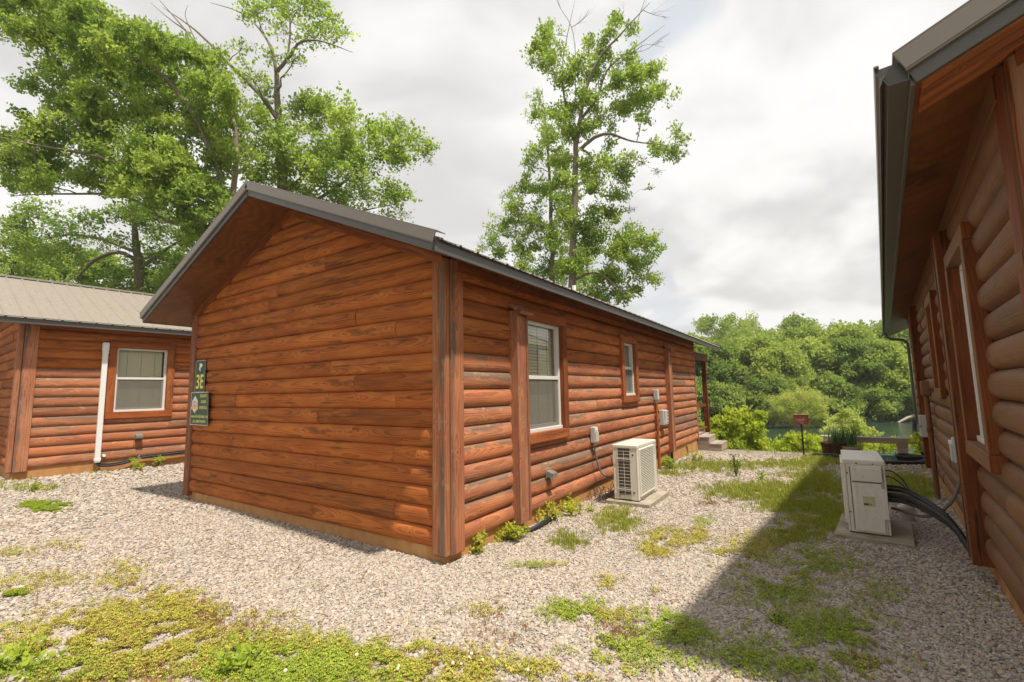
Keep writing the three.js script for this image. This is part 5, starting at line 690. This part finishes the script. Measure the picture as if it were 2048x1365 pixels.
  weed('yellow green weed by the wooden chase near the corner post', 1025, 1082, 0.19, 0.18, 64, YEL); weed('weeds massed along the foundation near the wooden chase hose', 1090, 1040, 0.15, 0.5, 110, YEL, { blobs: 12 }); weed('weeds massed along the foundation towards the sunlit unit', 1145, 1025, 0.12, 0.5, 90, YEL, { blobs: 12 });
  weed('small weed at the foot of the corner post on the sunlit side', 955, 1106, 0.14, 0.12, 36, YEL); weed('leafy weed at the foundation beside the second wooden chase', 1340, 940, 0.24, 0.3, 60, FRESH); weed('thin upright weed against the foundation near the porch', 1374, 912, 0.3, 0.1, 20, FRESH, { blobs: 5 }); weed('small yellow weed in front of the porch steps', 1392, 925, 0.2, 0.2, 40, YEL);
  weed('tall narrow weed standing alone in the middle of the path', 1474, 955, 0.42, 0.1, 36, [[0.1, 0.17, 0.03], [0.16, 0.24, 0.04], [0.2, 0.3, 0.05]], { blobs: 8 }); weed('tall weed beside the lone one in the path', 1522, 960, 0.2, 0.12, 22, FRESH);
  weed('bright weed below the wide window against the foundation', 272, 942, 0.20, 0.16, 40, YEL); weed('bright weed beside the clip of the black hoses', 312, 935, 0.22, 0.18, 40, YEL);
  weed('broad bright green weed among the clover', 482, 1342, 0.09, 0.15, 50, FRESH, { scale: 1.0 }); weed('fresh green weed at the edge of the clover patch', 15, 1338, 0.10, 0.16, 40, FRESH); weed('little weed among the yellow clover', 75, 1345, 0.06, 0.08, 20, FRESH); weed('pale weed in the shaded gravel', 1553, 1248, 0.06, 0.06, 14, FRESH, { scale: 0.7 }); weed('dandelion-like weed by the bright moss patch', 65, 985, 0.14, 0.15, 24, YEL);
}

// ------------------------------------------------------------------ gravel and ground cover
const insideCabin = (() => { const boxes = [mainCabin, leftCabin, rightCabin].map(c => { c.updateMatrixWorld(true); return c.matrixWorld.clone().invert(); }); const p = V(0, 0, 0); return (x, z, m = 0) => boxes.some(b => { p.set(x, 0, z).applyMatrix4(b); return Math.abs(p.x) < HW - m && p.z < -m + 0.0 && p.z > -11.2 + m; }); })();
const inView = (x, y, z, m = 320) => { const q = toPixel(V(x, y, z)); return q[2] > 0.4 && q[0] > -m && q[0] < 2048 + m && q[1] > 500 && q[1] < 1365 + m; };
// patches: [px, py, half width, half height, kind, density per square metre]; kinds: c clover, y yellow clover, g grass, r reddish stems
const patches = [
  [250, 1290, 300, 95, 'y', 2100], [120, 1345, 180, 60, 'c', 1500], [330, 1215, 130, 45, 'y', 1100], [420, 1250, 120, 50, 'r', 500], [180, 1350, 250, 60, 'r', 900], [640, 1335, 260, 60, 'c', 2300], [860, 1345, 200, 45, 'y', 2000], [560, 1290, 160, 40, 'y', 1000], [760, 1310, 240, 40, 'y', 900], [500, 1345, 130, 45, 'c', 2500],
  [1150, 1225, 85, 32, 'c', 1700], [1225, 1235, 60, 24, 'y', 1200], [1000, 1265, 85, 50, 'r', 260], [960, 1225, 50, 22, 'y', 600], [1330, 1250, 80, 34, 'c', 1700], [1260, 1310, 150, 50, 'c', 1100], [1150, 1350, 160, 35, 'y', 1300], [1240, 1270, 90, 40, 'r', 600], [1380, 1275, 70, 26, 'c', 1300], [1010, 1350, 130, 30, 'y', 1100],
  [1560, 1180, 130, 55, 'c', 800], [1640, 1130, 110, 40, 'c', 600], [1490, 1110, 60, 45, 'y', 700], [1600, 1260, 130, 50, 'c', 800], [1700, 1270, 110, 60, 'c', 750], [1500, 1330, 150, 50, 'c', 900], [1660, 1340, 120, 40, 'c', 700], [1760, 1190, 90, 40, 'c', 250], [1720, 1330, 120, 45, 'r', 300],
  [1500, 985, 115, 24, 'g', 900], [1570, 1010, 90, 22, 'g', 800], [1620, 970, 90, 40, 'g', 1000], [1660, 1030, 55, 50, 'g', 1000], [1590, 1060, 60, 45, 'g', 800], [1540, 1090, 70, 30, 'y', 500], [1420, 935, 110, 16, 'g', 700], [1560, 930, 120, 12, 'g', 700], [1640, 925, 80, 16, 'g', 800], [1330, 950, 50, 12, 'g', 600],
  [1235, 1045, 55, 30, 'g', 700], [1140, 1085, 50, 22, 'g', 700], [1230, 1035, 45, 28, 'y', 500], [1335, 1080, 75, 30, 'y', 1000], [1315, 1105, 45, 18, 'y', 1600], [1400, 1075, 30, 30, 'y', 700], [1440, 1115, 38, 34, 'y', 900], [1410, 1045, 30, 15, 'c', 600], [1215, 1170, 40, 22, 'y', 800], [1305, 1190, 20, 14, 'y', 800], [1060, 1135, 50, 10, 'c', 800], [1110, 1130, 34, 12, 'y', 700], [935, 1105, 45, 14, 'y', 600], [1650, 900, 140, 12, 'g', 900],
  [96, 1016, 60, 12, 'm', 8000], [112, 1012, 40, 8, 'm', 6000], [30, 1194, 40, 15, 'm', 8000], [20, 1180, 90, 26, 'y', 260], [130, 1095, 60, 18, 'y', 300], [255, 1140, 70, 24, 'y', 300], [30, 1110, 60, 20, 'y', 350], [70, 975, 90, 16, 'g', 300], [60, 955, 80, 10, 'y', 400], [160, 945, 70, 9, 'g', 350], [250, 1170, 90, 30, 'y', 350], [90, 1160, 120, 30, 'y', 240], [560, 1235, 60, 14, 'y', 250], [1810, 1330, 60, 30, 'c', 180], [1990, 1200, 40, 30, 'c', 150], [1830, 985, 60, 30, 'g', 700], [1800, 960, 70, 18, 'g', 600], [1870, 940, 30, 10, 'g', 700], [1620, 1005, 60, 20, 'r', 200], [1430, 1008, 50, 8, 'r', 900],
];
function trefoil() { const l = []; for (let s = 0; s < 4; s++) { const a0 = s * 1.7, x = Math.cos(a0) * 0.012, z = Math.sin(a0) * 0.012, h = 0.012 + 0.007 * s; for (let k = 0; k < 3; k++) l.push(leafGeo(0.0105, 0.010, 0.25).rotateX(1.15).rotateY(a0 + k * 2.094).translate(x, h, z)); } return mergeGeometries(l); }
function tuft(n, h, w) { const r = rng(9), l = []; for (let k = 0; k < n; k++) { const g = new THREE.BufferGeometry(), H = h * (0.5 + 0.7 * r()), b = 0.3 + r() * 0.7; g.setAttribute('position', new THREE.Float32BufferAttribute([-w, 0, 0, w, 0, 0, w * 0.8, H * 0.6, H * 0.15 * b, -w * 0.8, H * 0.6, H * 0.15 * b, 0, H, H * 0.5 * b], 3)); g.setAttribute('uv', new THREE.Float32BufferAttribute([0, 0, 1, 0, 1, .6, 0, .6, .5, 1], 2)); g.setIndex([0, 1, 2, 0, 2, 3, 3, 2, 4]); g.computeVertexNormals(); l.push(g.rotateY(r() * 6.28).translate((r() - .5) * 0.05, 0, (r() - .5) * 0.05)); } return mergeGeometries(l); }
function sprig() { const r = rng(12), l = []; for (let k = 0; k < 7; k++) { const H = 0.015 + r() * 0.03, g = new THREE.BufferGeometry(), w = 0.0011; g.setAttribute('position', new THREE.Float32BufferAttribute([-w, 0, 0, w, 0, 0, w, H, 0.006, -w, H, 0.006], 3)); g.setAttribute('uv', new THREE.Float32BufferAttribute([0, 0, 1, 0, 1, 1, 0, 1], 2)); g.setIndex([0, 1, 2, 0, 2, 3]); g.computeVertexNormals(); const a = r() * 6.28, q = (r() - .5) * 0.03, p = (r() - .5) * 0.03; l.push(g.rotateX((r() - .5) * 0.8).rotateY(a).translate(q, 0, p)); } return mergeGeometries(l); }
const kinds = { c: { geo: trefoil(), s: [0.6, 1.15], col: [[0.26, 0.36, 0.04], [0.46, 0.52, 0.07]], p: [] }, y: { geo: trefoil(), s: [0.55, 1.15], col: [[0.40, 0.41, 0.06], [0.62, 0.55, 0.11]], p: [] }, g: { geo: tuft(9, 0.055, 0.0017), s: [0.6, 1.3], col: [[0.24, 0.31, 0.03], [0.44, 0.45, 0.07]], p: [] }, r: { geo: sprig(), s: [0.7, 1.4], col: [[0.30, 0.15, 0.06], [0.42, 0.28, 0.12]], p: [] }, m: { geo: trefoil(), s: [0.4, 0.8], col: [[0.24, 0.34, 0.02], [0.34, 0.42, 0.03]], p: [] } };
const cover = [];
{
  const r = rng(777);
  for (const [px, py, rx, ry, kind, dens] of patches) {
    const C = onGround(px, py, -0.05), A = onGround(px + rx, py, -0.05).sub(C), D = onGround(px, py - ry, -0.05), E2 = onGround(px, py + ry, -0.05), n = Math.round(1.25 * dens * Math.PI * A.length() * (D.distanceTo(E2) / 2));
    for (let k = 0; k < n; k++) {
      const a = r() * 6.283, q = Math.min(1.5, 0.62 * Math.sqrt(-Math.log(1 - 0.96 * r()))), u = Math.cos(a) * q, v = Math.sin(a) * q; const x = C.x + A.x * u + (v > 0 ? (D.x - C.x) * v : (C.x - E2.x) * v), z = C.z + A.z * u + (v > 0 ? (D.z - C.z) * v : (C.z - E2.z) * v);
      const nz = fbm(x * 2.1 + 5, z * 2.1, 3) * 0.4 + fbm(x * 9, z * 9, 3) * 0.6; if (nz < (kind === 'm' ? 0.40 : 0.42) + (kind === 'm' ? 0.20 : 0.07) * q * q) continue; const dist = Math.hypot(x, z), thin = Math.min(1, 36 / (dist * dist)); if (kind !== 'm' && r() > thin) continue; const grow = Math.pow(thin, -0.3); if (insideCabin(x, z, -0.05)) continue; const y = groundY(x, z); if (!inView(x, y, z)) continue;
      const K = kinds[(kind === 'c' || kind === 'y') && r() < 0.22 ? 'g' : kind], f = r(), w = 0.75 + r() * 0.5, red = kind === 'y' && r() < 0.12; K.p.push([V(x, y + 0.006, z), grow * (K === kinds.g && kind !== 'g' ? 0.6 : 1) * lerp(K.s[0], K.s[1], r()), r() * 6.28, (r() - .5) * 0.5, (r() - .5) * 0.5, red ? 0.34 * w : lerp(K.col[0][0], K.col[1][0], f) * w, red ? 0.15 * w : lerp(K.col[0][1], K.col[1][1], f) * w, lerp(K.col[0][2], K.col[1][2], f) * w]);
    }
  }
  const COVER = new THREE.MeshPhysicalMaterial({ color: lin(1, 1, 1), roughness: 1, specularIntensity: 0.3, transmission: 0.4, thickness: 0, side: THREE.DoubleSide });
  const names = { c: 'clover', y: 'yellow_clover', g: 'grass', r: 'dry_stems', m: 'moss' };
  for (const k in kinds) { const m = scatter(names[k], kinds[k].geo, COVER, kinds[k].p, scene); tag(m, null, null, null, 'stuff'); cover.push([k, kinds[k].p.length]); }
  // stones
  const stones = []; for (let s = 0; s < 5; s++) { const q = rng(300 + s), g = new THREE.IcosahedronGeometry(0.5, s < 3 ? 1 : 0), p = g.attributes.position, seen = new Map(); const cuts = []; for (let k = 0; k < 5; k++) { const d = V(q() - .5, q() - .5, q() - .5).normalize(); cuts.push([d, 0.26 + q() * 0.16]); } for (let i = 0; i < p.count; i++) { const v = V(p.getX(i), p.getY(i), p.getZ(i)), key = v.toArray().map(c => c.toFixed(3)).join(); if (!seen.has(key)) { const w = v.clone().multiplyScalar(0.85 + q() * 0.3); for (const [d, l] of cuts) { const e = w.dot(d); if (e > l) w.addScaledVector(d, l - e); } w.set(w.x * 1.2, w.y * 0.62, w.z * 0.9); seen.set(key, w); } const w = seen.get(key); p.setXYZ(i, w.x, w.y, w.z); } g.computeVertexNormals(); stones.push(g); }
  const gr = new THREE.Group(); gr.name = 'gravel'; tag(gr, null, null, null, 'stuff'); scene.add(gr);
  const q = rng(4242), places = stones.map(() => []), tones = [[0.41, 0.36, 0.305], [0.40, 0.34, 0.275], [0.375, 0.325, 0.28], [0.44, 0.395, 0.34], [0.41, 0.315, 0.22], [0.325, 0.29, 0.25], [0.40, 0.345, 0.30]];
  const put = (x, z, size) => { if (insideCabin(x, z, 0.0) || z < nearShore(x) + 1.2) return; const y = groundY(x, z); if (!inView(x, y, z)) return; const t = tones[Math.floor(Math.pow(q(), 1.25) * 7)], w = 0.78 + q() * 0.42; places[Math.floor(q() * 5)].push([V(x, y + size * (0.05 + 0.25 * q()), z), size * (0.45 + 1.25 * Math.pow(q(), 2.6) + 0.3 * q()), q() * 6.28, (q() - .5) * 1.0, (q() - .5) * 1.0, t[0] * w, t[1] * w, t[2] * w]); };
  const zone = (x0, x1, z0, z1, dens, size, ok) => { const n = Math.round((x1 - x0) * (z1 - z0) * dens); for (let k = 0; k < n; k++) { const x = lerp(x0, x1, q()), z = lerp(z0, z1, q()), d = Math.hypot(x, z); if (ok(d, x, z)) put(x, z, size); } };
  zone(-7, 3, -6.2, 0, 5200, 0.0192, d => d < 5.2 && d > 0.8); zone(-11, 3, -9, 0, 2500, 0.0235, d => d >= 5.2 && d < 8.2); zone(-16, 3, -12, 1, 1000, 0.034, d => d >= 8.2 && d < 12); zone(-20, 2.5, -16, 1, 380, 0.050, (d, x, z) => d >= 12);
  const STONE = std(lin(1, 1, 1), 0.92, {}); stones.forEach((g, i) => scatter(`stones`, g, STONE, places[i], gr)); cover.push(['stones', places.reduce((a, b) => a + b.length, 0)]);
  // twigs and dead leaves lying about
  const tw = []; for (let k = 0; k < 90; k++) { const p = onGround(300 + q() * 1700, 1050 + q() * 320, 0), a = q() * 6.28, L = 0.05 + q() * q() * 0.35; if (insideCabin(p.x, p.z, -0.1)) continue; const b = V(p.x, groundY(p.x, p.z) + 0.024, p.z), d = V(Math.cos(a), 0, Math.sin(a)); tw.push(limb([b.clone().addScaledVector(d, -L / 2), b.clone().add(V((q() - .5) * 0.03, 0.008, (q() - .5) * 0.03)), b.clone().addScaledVector(d, L / 2)], [0.0035, 0.003, 0.0015], 5)); }
  tag(mesh('twig_litter', join(tw), std(lin(0.20, 0.14, 0.09), 0.9), scene), null, null, null, 'stuff');
  const fl = []; for (let k = 0; k < 12; k++) { const p = onGround([480, 700, 850, 900][k % 4] + q() * 160, 1320 + q() * 40, 0); fl.push([V(p.x, groundY(p.x, p.z) + 0.04, p.z), 0.008 + q() * 0.005, 0, 0, 0, 0.6, 0.58, 0.4]); }
  tag(scatter('clover_flowers', new THREE.IcosahedronGeometry(1, 1), std(lin(1, 1, 1), 0.8), fl, scene), null, null, null, 'stuff');
}
// thin spring haze over the river
scene.fog = new THREE.FogExp2(lin(0.80, 0.82, 0.82), 0.0005);
console.log('leaf clusters', growTree.count, JSON.stringify(cover));
renderer.render(scene, camera);
